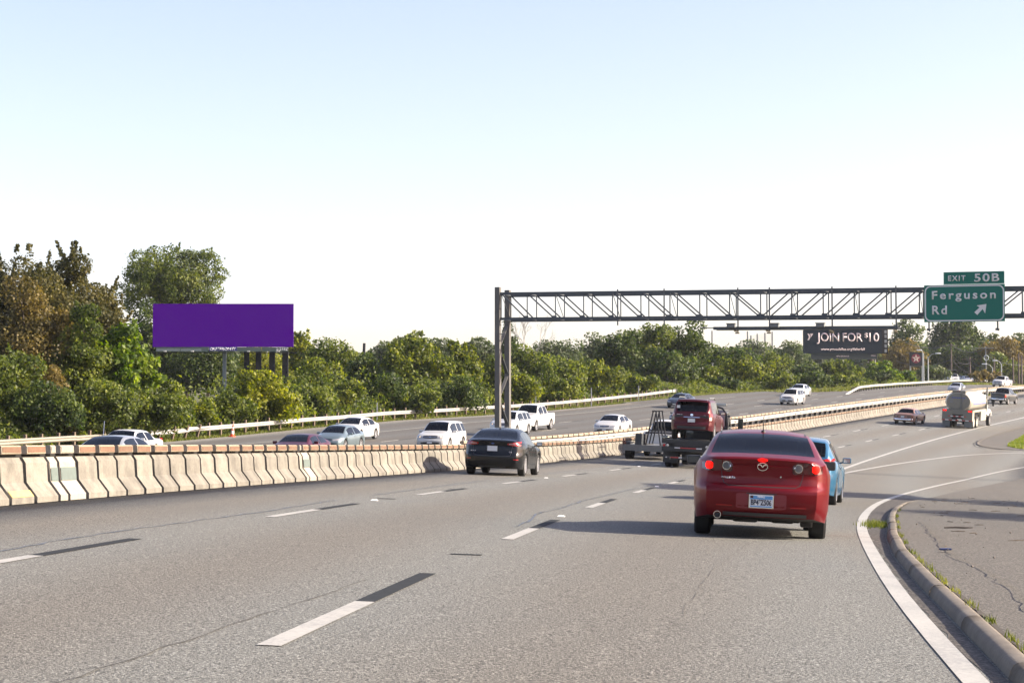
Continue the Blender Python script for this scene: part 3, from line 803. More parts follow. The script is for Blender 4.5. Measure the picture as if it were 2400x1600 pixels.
# thin marker posts that stand behind the rail
for i, (px, py, Y, lb) in enumerate([(648, 970, 147, 'behind the rail left of the yellow bush foot'), (884, 955, 158, 'behind the rail just left of the round dark bush'), (1256, 930, 188, 'behind the rail right of the gantry leg'), (1386, 918, 198, 'behind the rail above the white sedan on the far road'), (1497, 912, 213, 'behind the rail close to its right end')]):
    p = at(px, py, Y); mb = MB(); z0 = float(ground_z(p.x, p.y)[0])-.2
    mb.box((p.x, p.y, (p.z+z0)/2+.2), (.09, .03, p.z-z0+.4))
    tag(mb.build('marker_post', mat('pale_marker', (.45, .46, .47), rough=.6)), 'thin pale marker post '+lb, 'marker post', 'marker posts behind the guardrail')
# traffic cone leaning on the rail
def cone():
    root = empty('traffic_cone', matrix=frame_at(121.5, 37.6, dz=.0) @ Matrix.Rotation(.08, 4, 'Y')); tag(root, 'orange and white traffic cone standing at the bent part of the far guardrail', 'traffic cone')
    mo = mat('cone_orange', (.75, .09, .03), rough=.6); mw = mat('cone_white', (.8, .78, .74), rough=.5)
    mb = MB(); mb.box((0, 0, .02), (.36, .36, .04), bev=.01); mb.lathe([(.135, .04), (.115, .2)], 16); mb.lathe([(.085, .42), (.072, .52)], 16); mb.lathe([(.052, .66), (.03, .82), (0, .825)], 16)
    mb.build('cone_body', mo, root, True)
    for a, b, r0, r1 in ((.2, .42, .116, .087), (.52, .66, .073, .054)):
        mb = MB(); mb.lathe([(r0, a), (r1, b)], 16); mb.build('reflective_band', mw, root, True)
cone()
# ================================================================== vehicles
M_GLASS = glass_mat()
M_GLASSD = glass_mat('dark_car_glass', (.05, .055, .055))
M_TYRE = mat('tyre_rubber', (.018, .018, .018), rough=.8, var=.3, scale=20.)
M_RIM = mat('alloy_rim', (.55, .55, .56), rough=.35, metal=.7, var=.1)
M_RIMD = mat('dull_rim', (.30, .30, .31), rough=.5, metal=.5, var=.15)
M_TRIM = mat('black_plastic', (.022, .022, .024), rough=.55, var=.15)
M_INT = mat('cabin_dark', (.03, .03, .032), rough=.9, var=.2)
M_SEAT = mat('seat_fabric', (.06, .058, .055), rough=.95, var=.2, scale=10.)
M_CHROME = mat('chrome', (.75, .75, .76), rough=.12, metal=1.0, var=.03)
M_RED = mat('red_lens', (.32, .008, .010), rough=.18, var=.12, scale=30., coat=.6)
M_DRED = mat('dark_red_lens', (.055, .002, .005), rough=.15, var=.12, scale=30., coat=.8)
M_LIT = mat('lit_brake_lens', (.9, .006, .003), rough=.3, var=.1, scale=40., emit=1.0, spec=.1)
M_AMB = mat('amber_lens', (.65, .22, .05), rough=.2, var=.1, coat=.6)
M_LAMP = mat('lamp_glass', (.42, .42, .42), rough=.1, metal=.3, var=.3, scale=25., coat=.8)
M_PLATE = mat('plate_white', (.62, .63, .64), rough=.5, var=.04)
M_INK = mat('plate_ink', (.03, .035, .06), rough=.6)
M_BLUEP = mat('plate_sky_blue', (.10, .28, .55), rough=.5, var=.3, scale=30.)
M_HEADL = mat('headlamp_lit_warm', (1.0, .72, .45), rough=.3, emit=.25)

def pchip(x, xp, yp):
    xp = np.asarray(xp, float); yp = np.asarray(yp, float); h = np.diff(xp); d = np.diff(yp)/h
    m = np.zeros(len(xp)); m[0], m[-1] = d[0], d[-1]
    for i in range(1, len(xp)-1):
        if d[i-1]*d[i] > 0: w1, w2 = 2*h[i]+h[i-1], h[i]+2*h[i-1]; m[i] = (w1+w2)/(w1/d[i-1]+w2/d[i])
    x = np.clip(x, xp[0], xp[-1]); i = np.clip(np.searchsorted(xp, x)-1, 0, len(h)-1); t = (x-xp[i])/h[i]
    return (2*t**3-3*t**2+1)*yp[i]+(t**3-2*t**2+t)*h[i]*m[i]+(-2*t**3+3*t**2)*yp[i+1]+(t**3-t**2)*h[i]*m[i+1]

_wheel_cache = {}
def wheel_meshes(r, tw, spokes, rimmat, rimr=.66):
    key = (round(r, 3), round(tw, 3), spokes, rimmat.name)
    if key in _wheel_cache: return _wheel_cache[key]
    RX = Matrix.Rotation(math.pi/2, 4, 'Y')
    R_ = r*rimr; h = tw/2
    mb = MB(); mb.lathe([(R_, -h*.8), (R_+.01, -h), (r*.93, -h), (r, -h*.72), (r, h*.72), (r*.93, h), (R_+.01, h), (R_, h*.8), (R_*.97, h*.1), (0, h*.1)], 28, RX)
    t = mb.build('tyre', M_TYRE, None, True)
    mb = MB(); mb.lathe([(R_+.004, h*.8), (R_+.006, h*1.02), (R_*.93, h*1.0), (R_*.90, h*.5)], 28, RX)
    mb.lathe([(R_*.26, h*.3), (R_*.24, h*.82), (R_*.1, h*.9), (0, h*.9)], 16, RX)
    for k in range(spokes):
        a = 2*math.pi*k/spokes; w0, w1 = (.22, .15) if spokes < 7 else (.12, .10)
        c, s = math.cos(a), math.sin(a)
        q = [(R_*.2, -R_*w0), (R_*.93, -R_*w1), (R_*.93, R_*w1), (R_*.2, R_*w0)]
        vs = [((z), x*c-y*s, x*s+y*c) for z in (h*.45, h*.86) for x, y in q]
        mb.add(vs, [(3, 2, 1, 0), (4, 5, 6, 7), (0, 1, 5, 4), (1, 2, 6, 5), (2, 3, 7, 6), (3, 0, 4, 7)])
    w = mb.build('wheel', rimmat, None, True)
    res = (w.data, t.data)
    bpy.data.objects.remove(t); bpy.data.objects.remove(w)
    _wheel_cache[key] = res
    return res
def put_wheel(root, x, y, r, tw, spokes=5, rimmat=None, steer=0.):
    wm, tm = wheel_meshes(r, tw, spokes, rimmat or M_RIM)
    w = bpy.data.objects.new('wheel', wm); COL.objects.link(w); w.parent = root
    w.location = (x, y, r); w.rotation_euler = (random.Random(x*7+y).uniform(0, 1.2), 0, (0 if x > 0 else math.pi)+steer)
    t = bpy.data.objects.new('tyre', tm); COL.objects.link(t); t.parent = w
    return w

SEDAN = dict(L=4.65, W=1.80, wb=2.70, ro=1.02, r=.33, z0=.22, H=1.45,
    top=[(-2.325, .86), (-2.30, .98), (-2.24, 1.04), (-1.80, 1.075), (-1.66, 1.10), (-1.05, 1.36), (-.80, 1.42), (-.2, 1.45), (.35, 1.41), (.55, 1.36), (1.22, 1.03), (1.34, .985), (1.75, .92), (2.12, .80), (2.27, .68), (2.325, .56)],
    belt=[(-2.325, .86), (-1.8, .97), (-1.0, .955), (0, .92), (1.1, .88), (2.325, .7)], roofw=.56,
    ws=(1.22, .40), rw=(-1.66, -.98), side=[(-1.28, -.36), (-.28, .78)], doors=[(-1.20, -.32), (-.32, .86)],
    rear=[(.2, .10), (.35, .0), (.62, .0), (.70, .07), (.95, .10), (1.05, .06), (1.2, .15)], front=[(.2, .12), (.35, .02), (.55, 0), (.75, .06), (1., .2)])
HATCH = dict(L=4.0, W=1.70, wb=2.50, ro=.70, r=.305, z0=.20, H=1.50,
    top=[(-2.0, .80), (-1.97, .98), (-1.92, 1.06), (-1.60, 1.36), (-1.50, 1.42), (-1.0, 1.485), (-.3, 1.51), (.35, 1.46), (.50, 1.42), (1.25, 1.03), (1.33, .99), (1.65, .92), (1.88, .80), (1.97, .68), (2.0, .56)],
    belt=[(-2.0, .98), (-1.0, .97), (0, .94), (1.0, .90), (2.0, .7)], roofw=.57,
    ws=(1.25, .40), rw=(-1.91, -1.55), side=[(-1.50, -1.12), (-1.04, -.30), (-.22, .85)], doors=[(-1.08, -.26), (-.26, .9)],
    rear=[(.2, .08), (.35, 0), (.62, 0), (.72, .06), (1.0, .09), (1.3, .1)], front=[(.2, .10), (.4, 0), (.6, 0), (.8, .06), (1., .2)])
SUV = dict(L=4.65, W=1.84, wb=2.68, ro=.98, r=.36, z0=.27, H=1.69,
    top=[(-2.325, .95), (-2.30, 1.08), (-2.25, 1.15), (-1.98, 1.56), (-1.88, 1.63), (-1.3, 1.67), (-.3, 1.69), (.3, 1.66), (.52, 1.61), (1.18, 1.15), (1.28, 1.11), (1.8, 1.04), (2.15, .93), (2.29, .80), (2.325, .66)],
    belt=[(-2.325, 1.08), (-1.0, 1.08), (0, 1.05), (1.0, 1.0), (2.325, .8)], roofw=.62,
    ws=(1.18, .42), rw=(-2.24, -1.93), side=[(-1.95, -1.30), (-1.22, -.40), (-.32, .80)], doors=[(-1.26, -.36), (-.36, .86)],
    rear=[(.25, .08), (.42, 0), (.68, 0), (.8, .05), (1.2, .05), (1.5, .1)], front=[(.25, .12), (.4, .02), (.62, 0), (.9, .05), (1.1, .2)])
PICKUP = dict(L=5.7, W=1.96, wb=3.55, ro=1.22, r=.385, z0=.38, H=1.90,
    top=[(-2.85, 1.18), (-2.82, 1.27), (-1.2, 1.29), (-.98, 1.30), (-.95, 1.32), (-.80, 1.78), (-.72, 1.84), (-.2, 1.90), (.5, 1.88), (.72, 1.83), (1.35, 1.32), (1.45, 1.27), (2.3, 1.19), (2.7, 1.10), (2.82, .98), (2.85, .85)],
    belt=[(-2.85, 1.24), (-1.0, 1.25), (0, 1.22), (1.2, 1.18), (2.85, 1.0)], roofw=.66,
    ws=(1.35, .60), rw=(-.95, -.78), side=[(-.70, .0), (.10, 1.05)], doors=[(-.74, .05), (.05, 1.12)],
    rear=[(.3, .0), (.55, -.08), (.68, -.08), (.70, .0), (1.3, 0)], front=[(.3, .10), (.5, 0), (.7, 0), (1.0, .03), (1.2, .15)])

class Car: pass
def make_car(name, label, M, spec, pm, cat='car', group=None, glass=None, rimmat=None, spokes=5, detail=1, roof_m=None, tw=.21, lower_m=None, body_scale=1.0, interior=True, hood_m=None):
    S = spec; Lh = S['L']/2; Wh = S['W']/2; glass = glass or M_GLASS
    root = empty(name, matrix=M); tag(root, label, cat, group)
    ya, yb = -Lh+S['ro'], -Lh+S['ro']+S['wb']; r = S['r']; ra = r+.055
    ys = set(np.round(np.linspace(-Lh, Lh, 27), 3))
    for a, b in S['side']+S['doors']: ys |= {a, b}
    ys |= {S['ws'][0], S['ws'][1], S['rw'][0], S['rw'][1]}
    ys |= {p[0] for p in S['top']}
    ys |= {-Lh+.02, -Lh+.06, -Lh+.12, Lh-.02, Lh-.06, Lh-.12}
    for yc in (ya, yb):
        for t in np.linspace(0, math.pi, 13): ys.add(round(yc+ra*math.cos(t), 3))
    ys = sorted(ys)
    keep = [ys[0]]
    imp = {S['ws'][0], S['ws'][1], S['rw'][0], S['rw'][1]} | {q for a in S['side']+S['doors'] for q in a}
    for y in ys[1:]:
        if y-keep[-1] < .016:
            if y in imp: keep[-1] = y
            continue
        keep.append(y)
    if Lh-keep[-1] > 1e-6: keep[-1] = Lh
    ys = np.array(keep)
    tp = np.array(S['top']); zt = pchip(ys, tp[:, 0], tp[:, 1])
    bp = np.array(S['belt']); zb = np.minimum(pchip(ys, bp[:, 0], bp[:, 1]), zt-.035)
    e = np.clip((np.abs(ys)-(Lh-.62))/.62, 0, 1); w = Wh*(1-.19*e**2.6)
    zl = np.full(len(ys), S['z0'])
    ee = np.clip((np.abs(ys)-(Lh-.5))/.5, 0, 1); zl = zl + .05*ee**2
    for yc in (ya, yb):
        k = np.abs(ys-yc) < ra
        zl[k] = np.maximum(zl[k], r+np.sqrt(np.maximum(0, ra**2-(ys[k]-yc)**2)))
    zbelt0 = float(np.median(zb)); t = np.clip((zt-zb-.03)/(S['H']-zbelt0-.03), 0, 1)
    wr = (1-t)*w*.86+t*S['roofw']
    fr = np.array([0, .08, .22, .36, .48, .54, .59, .66, .75, .84, .92, 1.0]) if detail >= 2 else np.array([0, .22, .56, .84, 1.0])
    JB = 1+len(fr); NJ = JB+6; V = np.zeros((len(ys), NJ, 3))
    flare = np.zeros(len(ys))
    for yc in (ya, yb): flare += .022*np.exp(-((ys-yc)/(ra*1.05))**4)
    crown = .025+.045*t
    def put(j, x, z): V[:, j, 0] = x; V[:, j, 1] = ys; V[:, j, 2] = z
    dz = zb-zl
    put(0, 0, zl); put(1, w*.70, zl)
    for q, f_ in enumerate(fr):
        wf = float(np.interp(f_, [0, .22, .56, .84, 1.0], [.955, .99, 1.0, .985, .945]))
        put(2+q, (w+flare*float(np.interp(f_, [.56, .84], [1, 0])))*wf, zl+f_*dz)
    x6 = w*.945; zr = zt-crown
    put(JB+1, x6+(wr-x6)*.86+.012*t, zb+(zr-zb)*.88); put(JB+2, wr, zr); put(JB+3, wr-.055, zt-crown*.55); put(JB+4, wr*.5, zt-crown*.13); put(JB+5, 0, zt)
    # fuller shape of front and rear faces
    def shape(A):
        z = A[..., 2]; y = A[..., 1]; x = np.abs(A[..., 0])
        rb = np.clip((-Lh+.55-y)/.55, 0, 1)**1.3; fb = np.clip((y-(Lh-.55))/.55, 0, 1)**1.3
        rs = np.array(S['rear']); fs = np.array(S['front'])
        A[..., 1] = y + rb*np.interp(z, rs[:, 0], rs[:, 1]) - fb*np.interp(z, fs[:, 0], fs[:, 1]) + rb*.10*(x/Wh)**2.5 - fb*.16*(x/Wh)**2.5
        return A
    ny = len(ys)
    verts = []; idx = {}
    def vid(i, j, sd):
        if j in (0, NJ-1): sd = 1
        k = (i, j, sd)
        if k not in idx:
            p = V[i, j].copy(); p[0] *= sd; idx[k] = len(verts); verts.append(p)
        return idx[k]
    faces = {}
    def F(part, f): faces.setdefault(part, []).append(f)
    def inr(y, rs): return any(a-1e-4 <= y <= b+1e-4 for a, b in rs)
    for i in range(ny-1):
        ym = (ys[i]+ys[i+1])/2
        for sd in (1, -1):
            for j in range(NJ-1):
                q = [vid(i, j, sd), vid(i+1, j, sd), vid(i+1, j+1, sd), vid(i, j+1, sd)]
                if sd > 0: pass
                else: q = q[::-1]
                if len(set(q)) < 3: continue
                part = 'body'
                if j < 2: part = 'underbody'
                elif j < JB:
                    for k, (a, b) in enumerate(S['doors']):
                        if a <= ym <= b: part = 'door%d%d' % (k, sd)
                    if lower_m and j == 2: part = 'cladding'
                elif j == JB and inr(ym, S['side']) and zt[i]-zb[i] > .10 and zt[i+1]-zb[i+1] > .10: part = 'side_window%d' % sd
                elif j >= JB+3 and S['ws'][1] <= ym <= S['ws'][0]: part = 'windshield'
                elif j >= JB+3 and S['rw'][0] <= ym <= S['rw'][1]: part = 'rear_window'
                elif j >= JB and ym > S['ws'][0]: part = 'hood'
                elif j >= JB and ym < S['rw'][0]: part = 'trunk_lid' if spec is not PICKUP else 'bed_cover'
                elif j >= JB+1: part = 'roof'
                F(part, tuple(q))
    # end faces
    KX = 10
    for i, sg in ((0, -1), (ny-1, 1)):
        grid = []
        for j in range(2, NJ):
            row = []
            xj = V[i, j, 0]
            for k in range(KX+1):
                u = -1+2*k/KX
                if j < NJ-1 and k in (0, KX): row.append(vid(i, j, -1 if k == 0 else 1)); continue
                if j == NJ-1:
                    xx = V[i, NJ-2, 0]*u*.98
                    if k == KX//2: row.append(vid(i, j, 1)); continue
                    zz = V[i, j, 2]-.004*abs(u)
                else: xx = xj*u; zz = V[i, j, 2] + (0 if j > 2 else 0)
                p = np.array([xx, ys[i]+sg*.035*(1-u*u)*(1 if j < NJ-2 else .3), zz]); row.append(len(verts)); verts.append(p)
            grid.append(row)
        for a in range(len(grid)-1):
            for k in range(KX):
                q = [grid[a][k], grid[a][k+1], grid[a+1][k+1], grid[a+1][k]]
                F('body' if a < 9 else 'body', tuple(q if sg < 0 else q[::-1]))
        # lower lip to the underside
        F('underbody', (vid(i, 2, -1), vid(i, 1, -1), vid(i, 0, 1), vid(i, 1, 1), vid(i, 2, 1)))
    Vx = shape(np.array(verts))
    nm = dict(body=('body', pm), underbody=('underbody', M_TRIM), windshield=('windshield', glass), rear_window=('rear_window', glass), hood=('hood', hood_m or pm), roof=('roof', roof_m or pm),
              trunk_lid=('trunk_lid', pm), bed_cover=('bed_cover', M_TRIM), cladding=('side_cladding', lower_m or pm))
    for part, fs in faces.items():
        if part.startswith('door'): pn, mm = 'door', pm
        elif part.startswith('side_window'): pn, mm = 'side_window', glass
        else: pn, mm = nm[part]
        used = sorted({q for f in fs for q in f}); mp = {q: k for k, q in enumerate(used)}
        vv = Vx[used].copy()
        o = mesh(pn, vv, [tuple(mp[q] for q in f) for f in fs], mm, root)
        o.data.polygons.foreach_set('use_smooth', [True]*len(o.data.polygons))
        try: o.data.set_sharp_from_angle(angle=R(38))
        except Exception: pass
    allf = [f for fs in faces.values() for f in fs]
    bvh = BVHTree.FromPolygons([Vector(v) for v in Vx], allf)
    c = Car(); c.root = root; c.bvh = bvh; c.S = S; c.pm = pm; c.ya = ya; c.yb = yb; c.Wh = Wh; c.Lh = Lh
    def hit(side, u, v):
        o, d = {'rear': ((u, -9, v), (0, 1, 0)), 'front': ((u, 9, v), (0, -1, 0)), 'right': ((9, u, v), (-1, 0, 0)), 'left': ((-9, u, v), (1, 0, 0)), 'top': ((u, v, 9), (0, 0, -1))}[side]
        h = bvh.ray_cast(Vector(o), Vector(d))
        return h[0], Vector(d)
    c.hit = hit
    def patch(name, side, us, lo, hi, m, off=.006, rows=3, cols=8, skirt=.02):
        uu = np.linspace(0, 1, cols+1); ku = np.linspace(0, 1, len(us)); U = np.interp(uu, ku, us)
        lo_ = np.interp(uu, np.linspace(0, 1, len(lo)), lo); hi_ = np.interp(uu, np.linspace(0, 1, len(hi)), hi)
        vs = []; last = None
        for k in range(cols+1):
            for q in range(rows+1):
                z = lo_[k]+(hi_[k]-lo_[k])*q/rows
                p, d = hit(side, U[k], z)
                if p is None or (last is not None and abs((p-last).dot(d)) > .35):
                    p = last.copy() if last is not None else Vector((0, 0, 0))
                    if side in ('rear', 'front'): p.x = U[k]; p.z = z
                    elif side in ('left', 'right'): p.y = U[k]; p.z = z
                last = p.copy(); vs.append(p - d*off)
        n1 = rows+1
        fs = [(k*n1+q, (k+1)*n1+q, (k+1)*n1+q+1, k*n1+q+1) for k in range(cols) for q in range(rows)]
        ring = [k*n1 for k in range(cols+1)] + [cols*n1+q for q in range(1, rows+1)] + [k*n1+rows for k in range(cols-1, -1, -1)] + [q for q in range(rows-1, 0, -1)]
        b = len(vs); vs += [vs[q] + d*(skirt+off) for q in ring]
        m_ = len(ring); fs += [(ring[q], ring[(q+1) % m_], b+(q+1) % m_, b+q) for q in range(m_)]
        o = mesh(name, vs, fs, m, root); o.data.polygons.foreach_set('use_smooth', [True]*len(o.data.polygons))
        try: o.data.set_sharp_from_angle(angle=R(40))
        except Exception: pass
        return o
    c.patch = patch
    def disc(name, side, u, v, ru, rv, m, off=.008, cols=12):
        t = np.linspace(-1, 1, cols+1); h = np.sqrt(np.maximum(0.0005, 1-t**2))*rv
        return patch(name, side, list(u+t*ru), list(v-h), list(v+h), m, off=off, cols=cols, rows=2)
    c.disc = disc
    def line(name, side, pts, wd, m, off=.003):
        vs = []; fs = []
        P = [Vector((a, b)) for a, b in pts]; Q = []
        for a, b in zip(P[:-1], P[1:]):
            k = max(2, int((b-a).length/.06)); Q += [a+(b-a)*i/k for i in range(k)]
        Q.append(P[-1]); last = None
        for i, q in enumerate(Q):
            d2 = (Q[min(i+1, len(Q)-1)]-Q[max(i-1, 0)]).normalized(); nn = Vector((-d2.y, d2.x))*wd/2
            for sgn in (1, -1):
                u, v = q.x+nn.x*sgn, q.y+nn.y*sgn
                p, d = hit(side, u, v)
                if p is None: p = last.copy() if last is not None else Vector((u, 0, v))
                last = p.copy(); vs.append(p-d*off)
        fs = [(2*i, 2*i+1, 2*i+3, 2*i+2) for i in range(len(Q)-1)]
        return mesh(name, vs, fs, m, root)
    c.line = line
    def text(txt, side, u, v, h, wdt, m, bold=.01, name='lettering', off=.006, ex=.004, flat=None):
        p, d = hit(side, u, v)
        if flat is not None: p = Vector(flat)
        X = {'rear': Vector((1, 0, 0)), 'front': Vector((-1, 0, 0)), 'right': Vector((0, 1, 0)), 'left': Vector((0, -1, 0))}[side]
        Z = Vector((0, 0, 1)); Nn = -d
        o_ = p - d*off - Z*h/2
        M_ = Matrix(((X.x, Z.x, Nn.x, o_.x), (X.y, Z.y, Nn.y, o_.y), (X.z, Z.z, Nn.z, o_.z), (0, 0, 0, 1)))
        return text_mesh(name, txt, m, root, M_, width=wdt, height=h, bold=bold, extrude=ex, align='CENTER')
    c.text = text
    tx = Wh-tw/2-.015
    for y in (ya, yb):
        for sx in (1, -1): put_wheel(root, sx*tx, y, r, tw, spokes, rimmat)
    # mirrors
    ym = S['ws'][0]-.42; zm = float(np.interp(ym, bp[:, 0], bp[:, 1]))+.085
    for sx in (1, -1):
        mb = MB(); mb.box((sx*(Wh+.085), ym, zm), (.20, .10, .135), bev=.035); mb.bar((sx*(Wh-.10), ym+.02, zm-.07), (sx*(Wh+.04), ym, zm-.03), .05, .035)
        mm = mb.build('side_mirror', getattr(pm, 'mirror', None) or pm if detail < 3 else M_TRIM, root, True)
        mb = MB(); mb.box((sx*(Wh+.088), ym-.052, zm), (.155, .006, .095), bev=.002); mb.build('mirror_glass', M_CHROME if detail < 3 else mat('mirror_dark', (.08, .09, .10), rough=.15, metal=.5), mm, False)
    if interior:
        zf = zbelt0
        mb = MB(); mb.box((0, (S['rw'][0]*.6+S['ws'][0])/2, zf-.34), (S['W']-.34, S['ws'][0]-S['rw'][0]*.6, .10)); mb.box((0, S['ws'][0]-.30, zf-.10), (S['W']-.32, .42, .22), bev=.05)
        mb.box((0, S['rw'][0]+.22 if spec is not PICKUP else S['rw'][0]+.1, zf-.12), (S['W']-.42, .45 if spec is not PICKUP else .1, .10))
        mb.build('dashboard', M_INT, root)
        yr = max(S['rw'][1]+.18, S['side'][0][0]+.05) if spec is not PICKUP else S['rw'][1]+.15
        yf = .05 if spec is not PICKUP else .35
        for y in (yr, yf):
            for x in (-.36, .36):
                mb = MB(); mb.box((x, y, zf-.05), (.46, .16, .52), bev=.05); mb.box((x, y-.02, zf+.30), (.25, .09, .17), bev=.04); mb.bar((x, y, zf+.18), (x, y, zf+.26), .10, .02)
                mb.build('seat', M_SEAT, root, True)
    if detail >= 1:
        for sd in ('right', 'left'):
            for a, b in S['doors']:
                z1 = float(np.interp((a+b)/2, bp[:, 0], bp[:, 1]))
                patch('door_handle', sd, [a+.10, a+.26], [z1-.13]*2, [z1-.10]*2, pm if detail < 2 else M_TRIM, off=.022, rows=1, cols=3)
            for y in sorted({q for d_ in S['doors'] for q in d_}):
                z1 = float(np.interp(y, bp[:, 0], bp[:, 1]))
                line('door_gap', sd, [(y, S['z0']+.12), (y, z1-.01)], .012, M_TRIM)
    return c
def plate(c, side, u, v, txt='', w=.305, h=.155, style='white', off=.012):
    p, d = c.hit(side, u, v); y = p.y + (-off if side == 'rear' else off); sg = -1 if side == 'rear' else 1
    # stand the plate clear of the panel behind it
    for du in (-w/2, w/2):
        for dv in (-h/2, h/2):
            q, _ = c.hit(side, u+du, v+dv)
            if q is not None: y = min(y, q.y-off) if side == 'rear' else max(y, q.y+off)
    mb = MB(); mb.box((u, y, v), (w+.024, .010, h+.024), bev=.004); o = mb.build('plate_frame', M_CHROME if style == 'texas' else M_TRIM, c.root)
    mb = MB(); mb.box((u, y+sg*.008, v), (w, .006, h)); o2 = mb.build('plate_face', M_PLATE, o)
    X = Vector((1, 0, 0)) if side == 'rear' else Vector((-1, 0, 0)); Nn = Vector((0, sg, 0))
    def T(t, cu, cv, hh, ww, m, bold):
        q = Vector((u+X.x*cu, y+sg*.0115, v+cv-hh/2))
        M_ = Matrix(((X.x, 0, Nn.x, q.x), (X.y, 0, Nn.y, q.y), (0, 1, 0, q.z), (0, 0, 0, 1)))
        text_mesh('plate_lettering', t, m, o, M_, width=ww, height=hh, bold=bold, extrude=.002, align='CENTER')
    if style == 'texas':
        mb = MB(); mb.box((u, y+sg*.0115, v+.052), (w-.01, .002, .045)); mb.box((u, y+sg*.0115, v-.066), (w-.02, .002, .014)); q = mb.build('plate_band', M_BLUEP, o)
        mb = MB(); mb.box((u-.125, y+sg*.013, v+.058), (.04, .002, .03)); mb.build('plate_flag', M_DRED, o)
        T('TEXAS', -.005, .058, .022, .10, M_PLATE, .03); T(txt, 0, -.01, .070, .27, M_INK, .035)
    elif txt: T(txt, 0, -.005, .07, .25, M_INK, .02)
    return o
def face_front(c, grille=True, lit=False, kind='sedan', gm=None):
    """headlamps, grille, lower intake, bumper lamps and plate for a car that faces the camera"""
    S = c.S; k = S['H']/1.45; W_ = c.Wh; g = gm or M_TRIM
    zh = {'sedan': .66, 'suv': .82, 'pickup': .93, 'hatch': .68}[kind]
    for sx in (1, -1):
        us = [sx*(W_-.50), sx*(W_-.30), sx*(W_-.10)] if sx > 0 else [sx*(W_-.10), sx*(W_-.30), sx*(W_-.50)]
        lo = [zh-.07, zh-.06, zh-.02]; hi = [zh+.03, zh+.06, zh+.10]
        if sx < 0: lo, hi = lo[::-1], hi[::-1]
        if kind == 'pickup': lo, hi = [zh-.10]*3, [zh+.10]*3
        h = c.patch('headlight', 'front', us, lo, hi, M_LAMP, off=.008)
        c.disc('lamp_bulb', 'front', sx*(W_-.30), zh+(.0), .055, .045, M_HEADL if lit else M_LAMP, off=.012, cols=6)
    gw = {'sedan': .34, 'suv': .42, 'pickup': .56, 'hatch': .3}[kind]
    gh = {'sedan': .06, 'suv': .085, 'pickup': .15, 'hatch': .05}[kind]
    if grille:
        c.patch('grille', 'front', [-gw, -gw*.5, gw*.5, gw], [zh-gh*.7, zh-gh, zh-gh, zh-gh*.7], [zh+gh*.8, zh+gh, zh+gh, zh+gh*.8], g, off=.006)
        c.patch('grille_bar', 'front', [-gw*.9, gw*.9], [zh-.012]*2, [zh+.012]*2, M_CHROME, off=.014, rows=1)
        c.disc('badge', 'front', 0, zh, .06, .04, M_CHROME, off=.02, cols=6)
    zi = {'sedan': .38, 'suv': .48, 'pickup': .62, 'hatch': .38}[kind]
    c.patch('lower_intake', 'front', [-.55, -.3, .3, .55], [zi-.05, zi-.07, zi-.07, zi-.05], [zi+.03, zi+.06, zi+.06, zi+.03], M_TRIM, off=.006)
    plate(c, 'front', 0, zi+.04, w=.29, h=.12)

# ---- the red sedan right ahead
M_MRED = paint('deep_red_paint', (.13, .003, .007), metal=.25, rough=.36, coat=.3, spec=.2)
MAZ = dict(SEDAN); MAZ.update(L=4.50, W=1.80, wb=2.64, ro=.95, r=.325, z0=.24, H=1.465,
    top=[(-2.25, .98), (-2.235, 1.045), (-2.20, 1.075), (-1.92, 1.10), (-1.80, 1.125), (-1.12, 1.385), (-.92, 1.425), (-.3, 1.465), (.30, 1.43), (.50, 1.38), (1.22, 1.03), (1.34, .985), (1.75, .92), (2.05, .80), (2.20, .68), (2.25, .56)],
    belt=[(-2.25, .97), (-1.8, 1.02), (-1.0, 1.0), (0, .95), (1.1, .88), (2.25, .7)], roofw=.615, ws=(1.22, .36), rw=(-1.79, -1.06),
    rear=[(.2, .14), (.34, .02), (.46, -.025), (.64, -.03), (.672, -.015), (.715, .075), (.80, .09), (.95, .085), (1.02, .04), (1.08, .025), (1.2, .15)])
MAZ_M = frame_at(29.15, -3.02, yaw=0.0, roll=.6)
car = make_car('red_sedan', 'deep red sedan with lit brake lights right ahead in our lane', MAZ_M, MAZ, M_MRED, detail=3, glass=glass_mat('tinted_glass', (.075, .085, .08), ior=1.36), tw=.22)
c = car
for sx in (1, -1):
    def srt(a): return a if sx > 0 else a[::-1]
    c.patch('taillight', 'rear', srt([sx*.535, sx*.62, sx*.72, sx*.80]), srt([.885, .875, .875, .90]), srt([1.025, 1.03, 1.02, .985]), M_DRED, off=.008)
    c.patch('lit_lamp', 'rear', srt([sx*.655, sx*.69, sx*.735, sx*.755]), srt([.915, .895, .90, .93]), srt([.975, 1.0, .998, .965]), M_LIT, off=.016, cols=6)
    c.patch('reverse_lamp_panel', 'rear', srt([sx*.395, sx*.43, sx*.525]), srt([.885, .865, .88]), srt([.97, 1.01, 1.02]), M_DRED, off=.007)
    c.disc('lamp_ring', 'rear', sx*.475, .95, .058, .058, M_CHROME, off=.011)
    c.disc('reverse_lamp', 'rear', sx*.475, .95, .047, .047, mat('smoked_lens', (.09, .09, .10), rough=.12, coat=.8, var=.2, scale=30), off=.018)
    c.patch('reflector', 'rear', srt([sx*.38, sx*.59]), [.425, .425], [.440, .440], M_RED, off=.024, rows=1)
    c.line('trunk_gap', 'rear', [(sx*.575, 1.05), (sx*.545, .95), (sx*.53, .82), (sx*.50, .725), (sx*.44, .695)], .011, M_TRIM)
    c.line('roof_channel', 'top', [(sx*.575, -1.0), (sx*.585, -.3), (sx*.575, .3)], .018, M_TRIM)
c.line('trunk_gap', 'rear', [(-.44, .695), (0, .692), (.44, .695)], .014, M_TRIM)
c.disc('high_brake_light', 'rear', 0, 1.043, .068, .022, M_LIT, off=.010)
